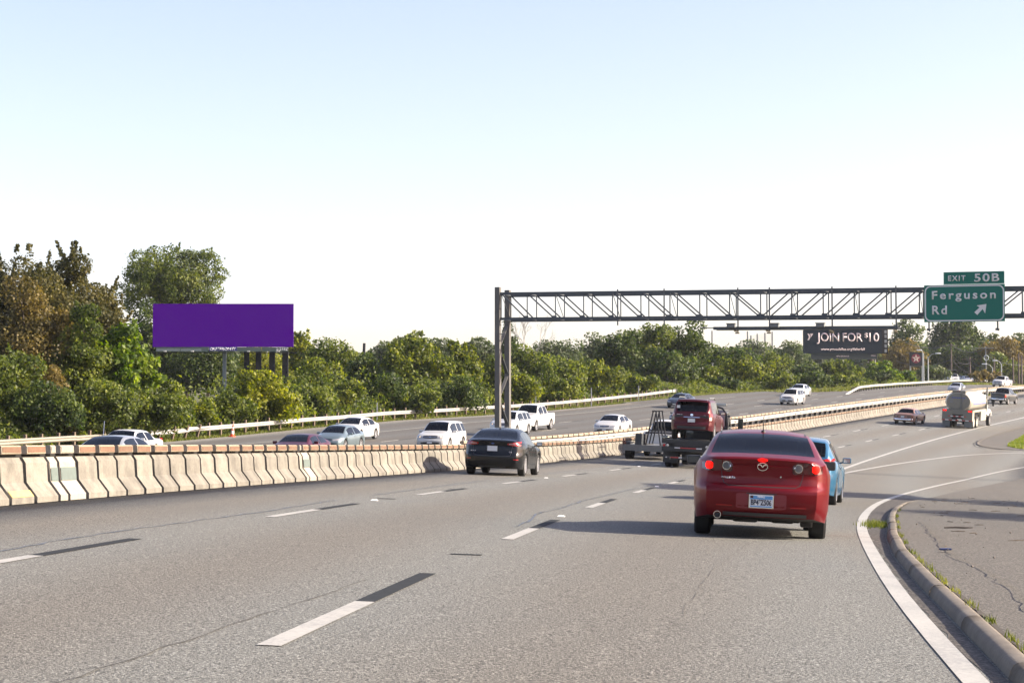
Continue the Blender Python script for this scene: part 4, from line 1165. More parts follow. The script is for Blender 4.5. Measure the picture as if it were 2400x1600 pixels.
c.patch('plate_recess', 'rear', [-.33, -.31, .31, .33], [.42, .40, .40, .42], [.585, .60, .60, .585], paint('recess_red', (.19, .018, .03), metal=.3, rough=.4), off=.004)
c.patch('recess_lip', 'rear', [-.20, .20], [.594, .594], [.606, .606], M_TRIM, off=.010, rows=1)
c.patch('bumper_valance', 'rear', [-.66, -.60, -.56, .56, .60, .66], [.22, .215, .21, .21, .215, .22], [.32, .43, .475, .475, .43, .32], M_TRIM, off=.016, cols=20)
c.patch('diffuser_step', 'rear', [-.50, .60], [.30, .30], [.345, .345], mat('grey_plastic', (.05, .05, .052), rough=.45), off=.024, rows=1, cols=12)
plate(c, 'rear', 0.0, .500, 'BP4*Z506', style='texas', off=.016)
mb = MB(); mb.lathe([(.042, -.10), (.050, 0), (.050, .012), (.043, .012), (.040, -.10)], 20, Matrix.Translation((-.57, -2.215, .30)) @ Matrix.Rotation(math.pi/2, 4, 'X'))
mb.build('exhaust_tip', M_CHROME, c.root, True)
mb = MB(); mb.box((-.2, -1.75, .25), (.34, .3, .09), bev=.04); mb.box((.30, -1.5, .24), (.3, .25, .08), bev=.03); mb.tube([(-.57, -2.2, .30), (-.5, -1.9, .27), (-.2, -1.4, .24), (0, .8, .24)], .035, 8)
mb.box((.62, -1.5, .22), (.16, .3, .12), bev=.03); mb.box((-.05, -1.1, .24), (1.2, .1, .09), bev=.03)
mb.build('exhaust_silencer', M_TRIM, c.root, True)
# wing emblem in an oval ring
p, d = c.hit('rear', 0, .955)
mb = MB(); nseg = 28; MM = Matrix.Translation(p+Vector((0, -.012, 0))) @ Matrix.Rotation(R(90), 4, 'X')
pts = [(math.cos(2*math.pi*k/nseg)*.066, math.sin(2*math.pi*k/nseg)*.050, 0) for k in range(nseg+1)]
mb.tube(pts, .0062, 6, MM, cap=False)
wing = [(0, -.012), (.030, .020), (.060, .018), (.036, .030), (.022, .030), (0, .004), (-.022, .030), (-.036, .030), (-.060, .018), (-.030, .020)]
mb.prism(wing, -.002, .004, MM); mb.build('emblem', M_CHROME, c.root, True)
c.text('mazda 3', 'rear', -.415, .80, .034, .235, M_CHROME, bold=.02)
c.disc('key_lock', 'rear', .245, .83, .012, .012, M_CHROME, off=.010, cols=6)
mb = MB(); mb.tube([(0, -.93, 1.425), (0, -.95, 1.46), (0, -1.06, 1.66)], [.016, .006, .003], 8); mb.lathe([(.032, 0), (.026, .022), (.008, .03), (0, .03)], 12, Matrix.Translation((0, -.93, 1.42)))
mb.build('antenna', M_TRIM, c.root, True)

# ---- blue hatchback beyond it
M_BLUE = paint('sky_blue_paint', (.02, .115, .22), metal=.35)
c = make_car('blue_hatchback', 'light blue hatchback half hidden in front of the red sedan', frame_at(46.9, -3.98, yaw=-4.5), HATCH, M_BLUE, detail=1, glass=glass_mat('clear_glass', (.30, .36, .34)))
for sx in (1, -1):
    srt = (lambda a: a) if sx > 0 else (lambda a: a[::-1])
    c.patch('taillight', 'rear', srt([sx*.52, sx*.65, sx*.79]), srt([.88, .84, .86]), srt([1.0, 1.03, 1.04]), M_RED, off=.012)
    c.patch('lit_lamp', 'rear', srt([sx*.60, sx*.70]), srt([.90, .90]), srt([.99, 1.0]), M_LIT, off=.02, cols=4)
c.patch('bumper_valance', 'rear', [-.6, .6], [.2, .2], [.32, .32], M_TRIM, off=.01)
plate(c, 'rear', 0, .62); c.line('hatch_gap', 'rear', [(-.62, .95), (-.56, .62), (.56, .62), (.62, .95)], .012, M_TRIM)
mb = MB(); mb.box((.52, -1.0, 1.13), (.26, .10, .28), bev=.09); mb.build('child_seat', M_INT, c.root, True)

# ---- black sedan by the barrier
M_BLACKP = paint('black_blue_paint', (.003, .004, .006), metal=.0, rough=.25, coat=.3, spec=.25)
FRD = dict(SEDAN); FRD.update(L=4.54, W=1.84, wb=2.65, ro=.98, r=.335, H=1.48,
    top=[(-2.27, .92), (-2.25, 1.06), (-2.20, 1.10), (-2.0, 1.115), (-1.90, 1.13), (-1.08, 1.41), (-.85, 1.45), (-.2, 1.48), (.35, 1.44), (.55, 1.39), (1.25, 1.03), (1.36, .985), (1.75, .92), (2.06, .80), (2.22, .68), (2.27, .56)],
    belt=[(-2.27, .95), (-1.8, 1.02), (-1.0, 1.0), (0, .95), (1.1, .9), (2.27, .7)], rw=(-1.88, -1.0), roofw=.575)
c = make_car('black_sedan', 'black sedan driving in the lane beside the concrete median barrier', frame_at(62.75, 5.42), FRD, M_BLACKP, detail=2, glass=glass_mat('greenish_glass', (.34, .40, .37)), rimmat=M_RIM, spokes=10)
for sx in (1, -1):
    srt = (lambda a: a) if sx > 0 else (lambda a: a[::-1])
    c.patch('taillight', 'rear', srt([sx*.45, sx*.60, sx*.84]), srt([.955, .925, .93]), srt([.995, 1.02, 1.075]), M_RED, off=.010)
    c.patch('reverse_lamp', 'rear', srt([sx*.50, sx*.68]), [.965]*2, [.985]*2, M_LAMP, off=.014, rows=1)
    c.patch('reflector', 'rear', srt([sx*.66, sx*.80]), [.50]*2, [.525]*2, M_RED, off=.012, rows=1)
plate(c, 'rear', 0, .83, 'FGX 4182'[:0] or '')
c.disc('badge', 'rear', 0, .985, .055, .022, mat('blue_oval', (.05, .09, .25), rough=.2, coat=1), off=.012, cols=8)
c.text('FOCUS', 'rear', -.56, .745, .035, .22, M_CHROME); c.text('SE', 'rear', .55, .735, .035, .10, M_CHROME)
c.patch('bumper_valance', 'rear', [-.42, .42], [.235]*2, [.30]*2, mat('grey_plastic', (.05, .05, .052)), off=.012)
c.line('trunk_gap', 'rear', [(-.62, 1.0), (-.56, .62), (0, .60), (.56, .62), (.62, 1.0)], .012, M_TRIM)
mb = MB(); mb.prism([(-.02, 0), (.02, 0), (.006, .05), (-.006, .05)], -.05, .05, Matrix.Translation((0, -.92, 1.44)) @ Matrix.Rotation(R(90), 4, 'X')); mb.build('roof_fin', M_TRIM, c.root)

# ---- old two-tone sedan further on
M_BRN = paint('old_brown_paint', (.27, .15, .12), metal=.15, rough=.45, coat=.3); M_CREAM = mat('cream_vinyl', (.62, .56, .50), rough=.6)
OLD = dict(SEDAN); OLD.update(L=5.1, W=1.88, wb=2.86, ro=1.25, r=.33, H=1.40, z0=.28,
    top=[(-2.55, .80), (-2.53, .93), (-2.48, .955), (-1.6, .98), (-1.50, 1.0), (-1.02, 1.31), (-.9, 1.36), (-.2, 1.40), (.35, 1.36), (.50, 1.31), (1.05, .99), (1.15, .97), (2.3, .90), (2.5, .86), (2.53, .78), (2.55, .6)],
    belt=[(-2.55, .88), (0, .9), (2.55, .8)], ws=(1.05, .42), rw=(-1.5, -.97), side=[(-1.15, -.36), (-.28, .72)], doors=[(-1.0, -.32), (-.32, .8)], rear=[(.25, .1), (.42, -.06), (.56, -.06), (.58, .02), (.9, 0), (1.2, 0)])
c = make_car('vintage_sedan', 'old brown boxy sedan with pale side ahead of the tanker truck', frame_at(180.8, 2.7, yaw=-3), OLD, M_BRN, roof_m=M_BRN, rimmat=M_RIMD)
c.patch('chrome_bumper', 'rear', [-.86, .86], [.40]*2, [.54]*2, M_CHROME, off=.05)
for sx in (1, -1):
    a = [sx*.38, sx*.84]; a = a if sx > 0 else a[::-1]
    c.patch('taillight', 'rear', a, [.62]*2, [.78]*2, M_DRED, off=.012)
plate(c, 'rear', 0, .70)
# ---- dark pickup at the right edge
M_DGREY = paint('dark_grey_paint', (.03, .033, .036), metal=.4)
c = make_car('dark_pickup', 'dark grey pickup truck driving away beyond the tanker truck', frame_at(243.0, 3.9, yaw=-6), PICKUP, M_DGREY, cat='pickup truck', tw=.25)
for sx in (1, -1):
    a = [sx*.80, sx*.93]; a = a if sx > 0 else a[::-1]
    c.patch('taillight', 'rear', a, [.85]*2, [1.15]*2, M_RED, off=.02, cols=4)
c.patch('chrome_bumper', 'rear', [-.9, .9], [.52]*2, [.68]*2, M_CHROME, off=.06); plate(c, 'rear', 0, .62, off=.08)

# ---- oncoming traffic beyond the barrier
M_WHT = paint('white_paint', (.50, .50, .49), metal=0., rough=.4); M_SILV = paint('silver_paint', (.42, .43, .44), metal=.6, rough=.35)
M_TEAL = paint('grey_teal_paint', (.16, .21, .23), metal=.5); M_MAR = paint('maroon_paint', (.075, .005, .014), metal=.4, coat=.4); M_NAVY = paint('dark_blue_grey_paint', (.035, .05, .07), metal=.45)
M_PEARL = paint('pearl_silver_paint', (.58, .60, .60), metal=.3)
COUPE = dict(SEDAN); COUPE.update(H=1.38, L=4.5, wb=2.65, ro=.95, top=[(y*.97, z if z < 1.1 else 1.1+(z-1.1)*.8) for y, z in SEDAN['top']][:-1]+[(2.25, .56)])
COUPE['top'][0] = (-2.25, .86)
def opp(name, label, s, n, spec, pm, kind, cat='car', yaw=0., dz=0, **kw):
    c = make_car(name, label, frame_at(s, n, flip=True, yaw=yaw, dz=dz), spec, pm, cat=cat, **kw)
    face_front(c, kind=kind, lit=kw.get('detail', 1) == 1 and kind in ('suv',))
    for sx in (1, -1):
        a = [sx*(c.Wh-.3), sx*(c.Wh-.08)]; a = a if sx > 0 else a[::-1]
        z = {'sedan': .9, 'suv': 1.05, 'pickup': 1.0, 'hatch': .95}[kind]
        c.patch('taillight', 'rear', a, [z-.08]*2, [z+.08]*2, M_RED, off=.012, cols=4)
    return c
M_BGL = glass_mat('near_black_glass', (.02, .022, .024), .05)
c = opp('silver_coupe', 'silver coupe with a near black windshield cut off by the barrier at far left', 64.2, 18.9, COUPE, M_SILV, 'sedan', glass=M_BGL)
c = opp('white_old_sedan', 'white sedan with a tilted antenna right behind the silver coupe', 89.5, 28.9, dict(OLD, H=1.42), M_WHT, 'sedan', dz=.0, roof_m=M_WHT)
mb = MB(); mb.tube([(.78, 1.05, .98), (.95, .6, 1.75)], .012, 5); mb.build('antenna', M_CHROME, c.root)
opp('maroon_sedan', 'maroon sedan showing only its roof and windows above the barrier caps', 88.6, 19.95, COUPE, M_MAR, 'sedan')
opp('teal_sedan', 'grey teal sedan between the maroon sedan and a white sedan', 109.8, 25.5, SEDAN, M_TEAL, 'sedan', dz=-.06)
opp('white_sedan', 'white sedan with wheels in view in the lane nearest the roadside guardrail', 122.0, 29.2, SEDAN, M_WHT, 'sedan')
opp('white_crossover', 'white crossover with warm lit headlights above the barrier caps', 110.6, 19.6, SUV, M_WHT, 'suv', glass=M_GLASSD)
opp('silver_suv', 'silver sport utility vehicle passing behind the gantry leg', 134.0, 22.7, SUV, M_PEARL, 'suv')
opp('white_pickup', 'white crew cab pickup right of the gantry leg on the far carriageway', 142.9, 24.1, PICKUP, M_WHT, 'pickup', cat='pickup truck', tw=.25, glass=M_GLASSD)
opp('white_family_sedan', 'white sedan with amber front lamps alone left of the trailer rack', 139.5, 16.9, SEDAN, M_WHT, 'sedan', glass=M_GLASSD)
opp('dark_sedan', 'dark blue grey sedan emerging behind the roof of the carried red vehicle', 194.8, 28.2, SEDAN, M_NAVY, 'sedan')
opp('hidden_sedan', 'dark car of which only a strip of roof shows left of the carried red vehicle', 160.5, 17.2, COUPE, M_NAVY, 'sedan')
opp('white_suv', 'white sport utility vehicle in front of a silver sedan near the grass verge', 211.6, 21.2, SUV, M_WHT, 'suv', glass=M_GLASSD)
opp('silver_sedan', 'silver sedan half hidden right behind the white sport utility vehicle', 236.0, 26.6, SEDAN, M_PEARL, 'sedan')
opp('dark_front_sedan', 'silver sedan with shaded front just above the tanker truck', 280.0, 15.9, SEDAN, M_SILV, 'sedan')
opp('white_far_pickup', 'white pickup with black grille at the far right edge above the dark pickup', 343.0, 19.4, PICKUP, M_WHT, 'pickup', yaw=-8, cat='pickup truck', tw=.25)
# ================================================================== tow truck with a red vehicle on its bed
M_BLK = mat('black_steel', (.022, .023, .025), rough=.5, var=.25, scale=8.)
M_GSTEEL = mat('grey_steel', (.16, .17, .17), rough=.55, var=.25, scale=6.)
M_WTRK = paint('truck_white', (.70, .70, .68), metal=0.)
M_RTAPE = mat('red_tape', (.36, .03, .03), rough=.4); M_WTAPE = mat('white_tape', (.65, .65, .65), rough=.4)
def part(root, name, m, fn, smooth_=False):
    mb = MB(); fn(mb); return mb.build(name, m, root, smooth_)
def tow_truck():
    root = empty('tow_truck', matrix=frame_at(86.0, 1.75)); tag(root, 'black flatbed tow truck carrying a dark red vehicle ahead of the red sedan', 'tow truck')
    part(root, 'flatbed', M_BLK, lambda b: (b.box((0, 3.1, 1.16), (2.36, 6.2, .10)), b.box((0, .05, 1.12), (2.40, .12, .16)), b.box((-1.16, 3.1, 1.20), (.06, 6.2, .14)), b.box((1.16, 3.1, 1.20), (.06, 6.2, .14))))
    part(root, 'chassis_rail', M_BLK, lambda b: (b.box((-.42, 4.2, .86), (.12, 8.2, .28)), b.box((.42, 4.2, .86), (.12, 8.2, .28)), b.box((0, .35, .90), (2.1, .12, .34)), b.box((0, .9, .62), (2.3, .10, .12))))
    part(root, 'rear_bumper', M_BLK, lambda b: (b.box((0, -.05, .80), (2.35, .10, .20), bev=.02), b.box((0, .02, 1.0), (1.3, .06, .16))))
    part(root, 'wheel_lift', M_BLK, lambda b: (b.box((0, -.35, .42), (1.7, .12, .12)), b.box((0, .1, .50), (.22, 1.0, .16)), b.box((-.8, -.5, .42), (.12, .36, .10)), b.box((.8, -.5, .42), (.12, .36, .10)), b.tube([(.55, -.1, .40), (.75, -.25, .30), (.95, -.15, .42)], .08, 8)))
    for z, x0, x1 in ((.86, -.62, .55), (.45, -.95, -.25)):
        for k in range(5):
            xa = x0+(x1-x0)*k/5
            part(root, 'reflective_tape', (M_WTAPE if k in (0, 4) else M_RTAPE), lambda b: b.box((xa+(x1-x0)/10, -.12 if z > .5 else -.43, z), ((x1-x0)/5, .01, .045)))
    for x, m in ((-.93, M_LAMP), (.75, M_LAMP), (-1.08, M_RED), (1.08, M_RED)):
        part(root, 'rear_lamp', m, lambda b: b.lathe([(.06, 0), (.055, .02), (0, .025)], 12, Matrix.Translation((x, -.11, .95)) @ Matrix.Rotation(R(90), 4, 'X')), True)
    for x in (-1, 1):
        part(root, 'mud_flap', M_BLK, lambda b: b.box((x*.88, .62, .45), (.62, .02, .5)))
        part(root, 'fender', M_BLK, lambda b: b.box((x*.90, 1.35, .98), (.60, 1.2, .04)))
        for xo in (1.03, .72): put_wheel(root, x*xo, 1.35, .44, .25, 6, M_RIMD)
        put_wheel(root, x*.98, 7.0, .44, .26, 6, M_RIM)
        part(root, 'tool_box', M_BLK, lambda b: b.box((x*.95, 3.4, .78), (.45, 1.6, .5), bev=.02))
    # cab
    part(root, 'cab', paint('tow_cab_black', (.02, .022, .026), metal=.2), lambda b: (b.box((0, 6.95, 1.35), (2.10, 1.7, 1.0), bev=.10), b.box((0, 6.95, 2.42), (1.9, 1.5, .16), bev=.06), b.box((0, 8.4, 1.15), (1.9, 1.5, .75), bev=.14),
         b.bar((-.95, 6.25, 1.8), (-.90, 6.3, 2.4), .09, .09), b.bar((.95, 6.25, 1.8), (.90, 6.3, 2.4), .09, .09), b.bar((-.98, 7.75, 1.8), (-.88, 7.55, 2.4), .07, .07), b.bar((.98, 7.75, 1.8), (.88, 7.55, 2.4), .07, .07)), True)
    part(root, 'cab_window', M_GLASSD, lambda b: (b.box((0, 6.2, 2.1), (1.75, .02, .55)), b.box((0, 7.68, 2.1), (1.7, .02, .55)), b.box((-.94, 6.95, 2.1), (.02, 1.3, .52)), b.box((.94, 6.95, 2.1), (.02, 1.3, .52))))
    def guard(b):
        pts = [(.95, 6.05, 1.2), (1.0, 6.05, 1.9), (.93, 6.05, 2.4), (.74, 6.05, 2.66), (.4, 6.05, 2.74), (-.4, 6.05, 2.74), (-.74, 6.05, 2.66), (-.93, 6.05, 2.4), (-1.0, 6.05, 1.9), (-.95, 6.05, 1.2)]
        b.tube(pts, .045, 8); b.bar((-1, 6.05, 1.75), (1, 6.05, 1.75), .08, .08)
    part(root, 'cab_guard', M_BLK, guard, True)
    part(root, 'guard_panel', mat('brushed_panel', (.42, .43, .45), rough=.3, metal=.8), lambda b: b.box((.66, 6.08, 2.2), (.42, .02, .75), bev=.005))
    part(root, 'guard_panel', mat('brushed_panel', (.42, .43, .45)), lambda b: b.box((-.66, 6.08, 2.2), (.42, .02, .75), bev=.005))
    part(root, 'light_bar', mat('beacon_grey', (.38, .40, .36), rough=.3, coat=.6), lambda b: b.box((.15, 6.6, 2.83), (1.45, .3, .13), bev=.04), True)
    for x in (-1, 1):
        mm = part(root, 'side_mirror', M_BLK, lambda b: (b.box((x*1.45, 7.6, 1.95), (.24, .10, .56), bev=.04), b.bar((x*1.0, 7.6, 1.72), (x*1.42, 7.6, 1.62), .05, .05), b.bar((x*1.0, 7.6, 2.2), (x*1.42, 7.6, 2.2), .04, .04)), True)
        part(mm, 'mirror_glass', mat('mirror_dark_green', (.08, .11, .10), rough=.1, metal=.6, var=.4, scale=4), lambda b: b.box((x*1.45, 7.545, 1.97), (.19, .006, .46)))
    return root
tow_truck()
M_MAR2 = paint('dark_maroon_paint', (.07, .003, .008), metal=.3, coat=.3, spec=.25)
PATH = dict(SUV); PATH.update(L=4.75, W=1.87, H=1.80, wb=2.85, ro=.95, r=.37, z0=.40,
    top=[(-2.375, 1.0), (-2.36, 1.16), (-2.33, 1.22), (-2.14, 1.62), (-2.08, 1.70), (-1.6, 1.78), (-.3, 1.80), (.3, 1.77), (.52, 1.72), (1.12, 1.25), (1.22, 1.21), (1.85, 1.14), (2.2, 1.05), (2.35, .92), (2.375, .75)],
    belt=[(-2.375, 1.16), (-1.0, 1.16), (0, 1.13), (1.0, 1.1), (2.375, .9)], roofw=.70, ws=(1.12, .42), rw=(-2.325, -2.11), rear=[(.3, .1), (.45, -.03), (.72, -.03), (.76, .03), (1.2, .03), (1.5, .08)])
c = make_car('carried_suv', 'dark red sport utility vehicle riding on the tow truck bed', frame_at(89.0, 1.72, dz=1.215), PATH, M_MAR2, detail=2, cat='car', glass=glass_mat('tinted_green_glass', (.20, .24, .22)))
for sx in (1, -1):
    srt = (lambda a: a) if sx > 0 else (lambda a: a[::-1])
    c.patch('taillight', 'rear', srt([sx*.76, sx*.88]), [1.02]*2, [1.16]*2, M_RED, off=.012, cols=4)
    c.patch('reverse_lamp', 'rear', srt([sx*.76, sx*.86]), [.86]*2, [1.01]*2, M_LAMP, off=.012, cols=4)
    part(c.root, 'roof_rail', M_GSTEEL, lambda b: b.tube([(sx*.66, -1.7, 1.80), (sx*.66, -1.5, 1.85), (sx*.66, .2, 1.86), (sx*.66, .4, 1.80)], .022, 6), True)
c.patch('tailgate_trim', 'rear', [-.35, .35], [.965]*2, [1.005]*2, M_CHROME, off=.025, rows=1)
c.disc('badge', 'rear', 0, 1.085, .065, .05, M_CHROME, off=.015); plate(c, 'rear', 0, .845, 'BTW 7K04'[:0])
c.text('PATHFINDER', 'rear', -.52, 1.08, .035, .26, M_CHROME); c.text('SE', 'rear', .56, 1.06, .04, .08, M_CHROME)
c.patch('bumper_cover', 'rear', [-.8, .8], [.42]*2, [.60]*2, M_TRIM, off=.008)
part(c.root, 'roof_spoiler', M_MAR2, lambda b: b.box((0, -2.22, 1.715), (1.28, .22, .04), bev=.015), True)
part(c.root, 'window_sticker', M_PLATE, lambda b: b.box((-.60, -2.262, 1.42), (.14, .004, .12)))

# ---- white pickup towing a flat trailer with an A-frame rack
c = make_car('towing_pickup', 'white pickup towing the flat trailer beside the median barrier', frame_at(105.4, 5.55), PICKUP, M_WHT, cat='pickup truck', tw=.25, rimmat=M_RIMD, glass=M_GLASSD)
for sx in (1, -1):
    a = [sx*.80, sx*.93]; a = a if sx > 0 else a[::-1]
    c.patch('taillight', 'rear', a, [.88]*2, [1.15]*2, M_RED, off=.02, cols=4)
c.patch('rear_bumper', 'rear', [-.9, .9], [.50]*2, [.66]*2, M_TRIM, off=.06)
def trailer():
    root = empty('flat_trailer', matrix=frame_at(96.5, 5.15)); tag(root, 'low grey flat trailer towed beside the median barrier', 'trailer')
    for k in range(8):
        part(root, 'deck_board', M_GSTEEL, lambda b: b.box((-.98+k*.28, 2.2, .67), (.27, 4.4, .05)))
    part(root, 'side_rail', mat('trailer_grey', (.15, .155, .15), rough=.6, var=.3), lambda b: (b.box((0, -.03, .56), (2.30, .08, .30)), b.box((-1.15, 2.2, .60), (.06, 4.4, .22)), b.box((1.15, 2.2, .60), (.06, 4.4, .22))))
    part(root, 'tongue', M_BLK, lambda b: (b.bar((-.8, 4.4, .55), (0, 5.6, .5), .1, .12), b.bar((.8, 4.4, .55), (0, 5.6, .5), .1, .12)))
    for x in (-1, 1):
        part(root, 'fender', M_BLK, lambda b: (b.box((x*1.06, .95, .80), (.32, 1.3, .05)), b.box((x*1.06, .33, .70), (.32, .05, .2))))
        for y in (.75, 1.55): put_wheel(root, x*1.02, y, .30, .26, 5, M_RIMD)
        part(root, 'rear_lamp', M_DRED, lambda b: b.box((x*1.12, -.09, .80), (.16, .05, .16), bev=.01))
        part(root, 'stake_post', M_BLK, lambda b: b.box((x*1.16, .0, .84), (.06, .06, .3)))
    part(root, 'plate_bracket', M_GSTEEL, lambda b: b.box((.95, -.08, .56), (.2, .02, .12)))
trailer()
def rack():
    M = frame_at(96.5, 5.15) @ Matrix.Translation((.12, 1.1, .695))
    root = empty('a_frame_rack', matrix=M); tag(root, 'black rack of three tall A-frames standing on the flat trailer', 'rack')
    for k in range(3):
        y = k*1.0
        def f(b):
            b.bar((-.36, y, 0), (-.07, y, 1.66), .06, .06); b.bar((.36, y, 0), (.07, y, 1.66), .06, .06); b.box((0, y, 1.67), (.24, .07, .06)); b.bar((-.24, y, .75), (.24, y, .75), .05, .05)
        part(root, 'a_frame', M_BLK, f)
    part(root, 'base_beam', M_BLK, lambda b: (b.bar((-.36, -.1, .03), (-.36, 2.2, .03), .06, .06), b.bar((.36, -.1, .03), (.36, 2.2, .03), .06, .06), b.bar((-.17, 0, 1.2), (-.17, 2.0, 1.2), .03, .03)))
rack()
for i, (x, y, dx, dy, dz, lb, cc) in enumerate([(-.48, .5, .34, .5, .52, 'dark upright crate left of the A-frame rack on the trailer', (.03, .035, .04)), (.78, .7, .30, .5, .48, 'grey green upright panel case right of the A-frame rack', (.30, .33, .30)), (-.50, 1.6, .4, .6, .50, 'black box behind the dark crate on the trailer', (.02, .02, .022)), (.85, 1.9, .3, .5, .42, 'black box at the front right of the trailer deck', (.02, .02, .022))]):
    M = frame_at(96.5, 5.15) @ Matrix.Translation((x, y, .70)); root = empty('equipment_case', matrix=M); tag(root, lb, 'case', 'equipment on the flat trailer')
    mm = mat('case_%d' % i, cc, rough=.6, var=.3)
    part(root, 'case_body', mm, lambda b: b.box((0, 0, dz/2), (dx, dy, dz), bev=.03)); part(root, 'case_lid', M_BLK, lambda b: b.box((0, 0, dz+.012), (dx*.96, dy*.96, .03), bev=.008))

# ---- tanker truck
def tanker():
    root = empty('tanker_truck', matrix=frame_at(178.2, -1.85, yaw=-3)); tag(root, 'beige tanker truck with an oval tank driving near the gore line', 'tanker truck')
    M_TAN = mat('tank_cream', (.46, .43, .36), rough=.35, var=.08, coat=.4); M_TG = mat('tank_rear_grey', (.15, .145, .122), rough=.5, var=.15, scale=3.)
    E_ = lambda n, a, b, y: [(a*math.cos(t), y, b*math.sin(t)) for t in np.linspace(0, 2*math.pi, n, endpoint=False)]
    def tank(b):
        n = 32; rings = [(-.02, .86), (.10, .97), (.25, 1.0), (6.0, 1.0), (6.2, .95), (6.35, .8)]
        vs = []; fs = []
        for y, k in rings: vs += [(p[0], p[1], p[2]+2.28) for p in E_(n, 1.19*k, .90*k, y+.3)]
        for i in range(len(rings)-1):
            for k in range(n): fs.append((i*n+k, (i+1)*n+k, (i+1)*n+(k+1) % n, i*n+(k+1) % n))
        fs.append(tuple(range(n))); fs.append(tuple(range(5*n, 6*n))[::-1]); b.add(vs, fs)
    part(root, 'tank', M_TAN, tank, True)
    part(root, 'tank_head', mat('tank_head_shaded', (.18, .17, .14), rough=.5, var=.12), lambda b: b.add([(p[0], p[1], p[2]+2.28) for p in E_(32, 1.0, .755, .262)]+[(0, .20, 2.28)], [(k, (k+1) % 32, 32) for k in range(32)]), True)  # darkened tank cream, the shade on the rear is put into its colour
    part(root, 'blue_stripe', mat('stripe_blue', (.10, .15, .42), rough=.5), lambda b: b.box((1.195, 3.4, 2.12), (.012, 5.2, .07)))
    part(root, 'walkway_box', M_TG, lambda b: (b.box((0, .55, 3.10), (1.15, .5, .28), bev=.03), b.box((0, 3.3, 3.18), (.8, 5.2, .12), bev=.03)))
    part(root, 'ladder', M_GSTEEL, lambda b: (b.bar((.22, .2, 1.5), (.22, .2, 3.2), .04, .04), b.bar((.34, .2, 1.5), (.34, .2, 3.2), .04, .04)))
    for x in (-.12, .06): part(root, 'marker_lamp', M_RED, lambda b: b.box((x, .29, 3.16), (.09, .03, .05)))
    part(root, 'tank_lettering', mat('lettering_blue', (.05, .08, .28), rough=.6), lambda b: [b.box((-.52+k*.15, .215+abs(-.52+k*.15)*.03, 2.62-(k % 2)*.01), (.11, .02, .10)) for k in range(8)])
    for i, (z, x0, n) in enumerate([(2.45, -.68, 2), (2.40, -.3, 6), (2.25, -.68, 2)]):
        part(root, 'small_lettering', mat('lettering_grey_blue', (.16, .18, .28), rough=.6), lambda b: [b.box((x0+k*.14, .235, z), (.10, .02, .055)) for k in range(n)])
    part(root, 'rear_panel', M_TG, lambda b: (b.box((-.90, .08, 1.12), (.82, .12, .98), bev=.01), b.box((.90, .08, 1.12), (.82, .12, .98), bev=.01), b.box((0, .10, 1.40), (1.1, .12, .42)), b.box((0, .1, .66), (2.64, .10, .12))))
    part(root, 'underframe', M_BLK, lambda b: (b.box((0, 4.6, .92), (.9, 9.0, .26)), b.box((0, .6, 1.05), (1.0, .5, .4)), b.box((0, 1.9, .50), (1.8, .12, .12)), b.box((0, 3.1, .50), (1.8, .12, .12))))
    part(root, 'side_fairing', M_TAN, lambda b: [b.box((x*1.22, y, z), d) for x in (-1, 1) for y, z, d in ((.45, 1.12, (.16, .85, .90)), (3.0, 1.50, (.16, 5.8, .18)), (4.75, 1.05, (.18, 2.2, .85)))])
    for x in (-1, 1):
        for xx, m in ((1.18, M_LIT), (1.0, M_LIT)): part(root, 'tail_lamp', m, lambda b: b.lathe([(.07, 0), (.06, .02), (0, .03)], 12, Matrix.Translation((x*xx, .01, 1.50)) @ Matrix.Rotation(R(90), 4, 'X')), True)
        part(root, 'mud_flap', mat('flap_grey', (.13, .14, .14), rough=.8), lambda b: b.box((x*.95, .14, .38), (.66, .02, .52)))
        for y in (1.25, 2.6):
            for xx in (1.08, .76): put_wheel(root, x*xx, y, .50, .27, 8, mat('white_rim', (.6, .58, .52), rough=.5))
        put_wheel(root, x*1.08, 8.1, .50, .28, 8, M_RIM)
        part(root, 'exhaust_stack', M_GSTEEL, lambda b: (b.tube([(x*1.12, 6.75, 1.3), (x*1.12, 6.75, 3.3)], .085, 10), b.tube([(x*1.12, 6.75, 3.3), (x*1.12, 6.68, 3.5)], .06, 10)), True)
        part(root, 'side_mirror', M_BLK, lambda b: (b.box((x*1.45, 8.0, 2.0), (.2, .08, .42), bev=.03), b.bar((x*1.1, 8.0, 1.85), (x*1.42, 8.0, 1.85), .03, .03)), True)
        part(root, 'front_fender', M_WTRK, lambda b: b.tube([(x*1.05, 7.3, .95), (x*1.08, 7.6, 1.25), (x*1.08, 8.1, 1.35), (x*1.05, 8.6, 1.22), (x*1.0, 8.85, .9)], .17, 8), True)
    for z, x0, x1 in ((1.02, -.80, .80), (.68, -1.30, 1.30)):
        n = 7 if z > 1 else 9
        for k in range(n):
            xa = x0+(x1-x0)*(k+.5)/n
            part(root, 'reflective_tape', M_WTAPE if k % 2 else M_RTAPE, lambda b: b.box((xa, .025-.0, z), ((x1-x0)/n, .012, .07)))
    part(root, 'cab', M_WTRK, lambda b: (b.box((0, 7.35, 1.75), (2.1, 1.25, 1.5), bev=.12), b.box((0, 8.6, 1.35), (1.5, 1.5, .85), bev=.15), b.box((0, 7.3, 2.62), (1.95, 1.15, .35), bev=.14)), True)
    part(root, 'cab_window', M_GLASSD, lambda b: (b.box((0, 6.71, 2.3), (1.2, .02, .35)), b.box((-1.06, 7.4, 2.15), (.02, .8, .5)), b.box((1.06, 7.4, 2.15), (.02, .8, .5))))
tanker()

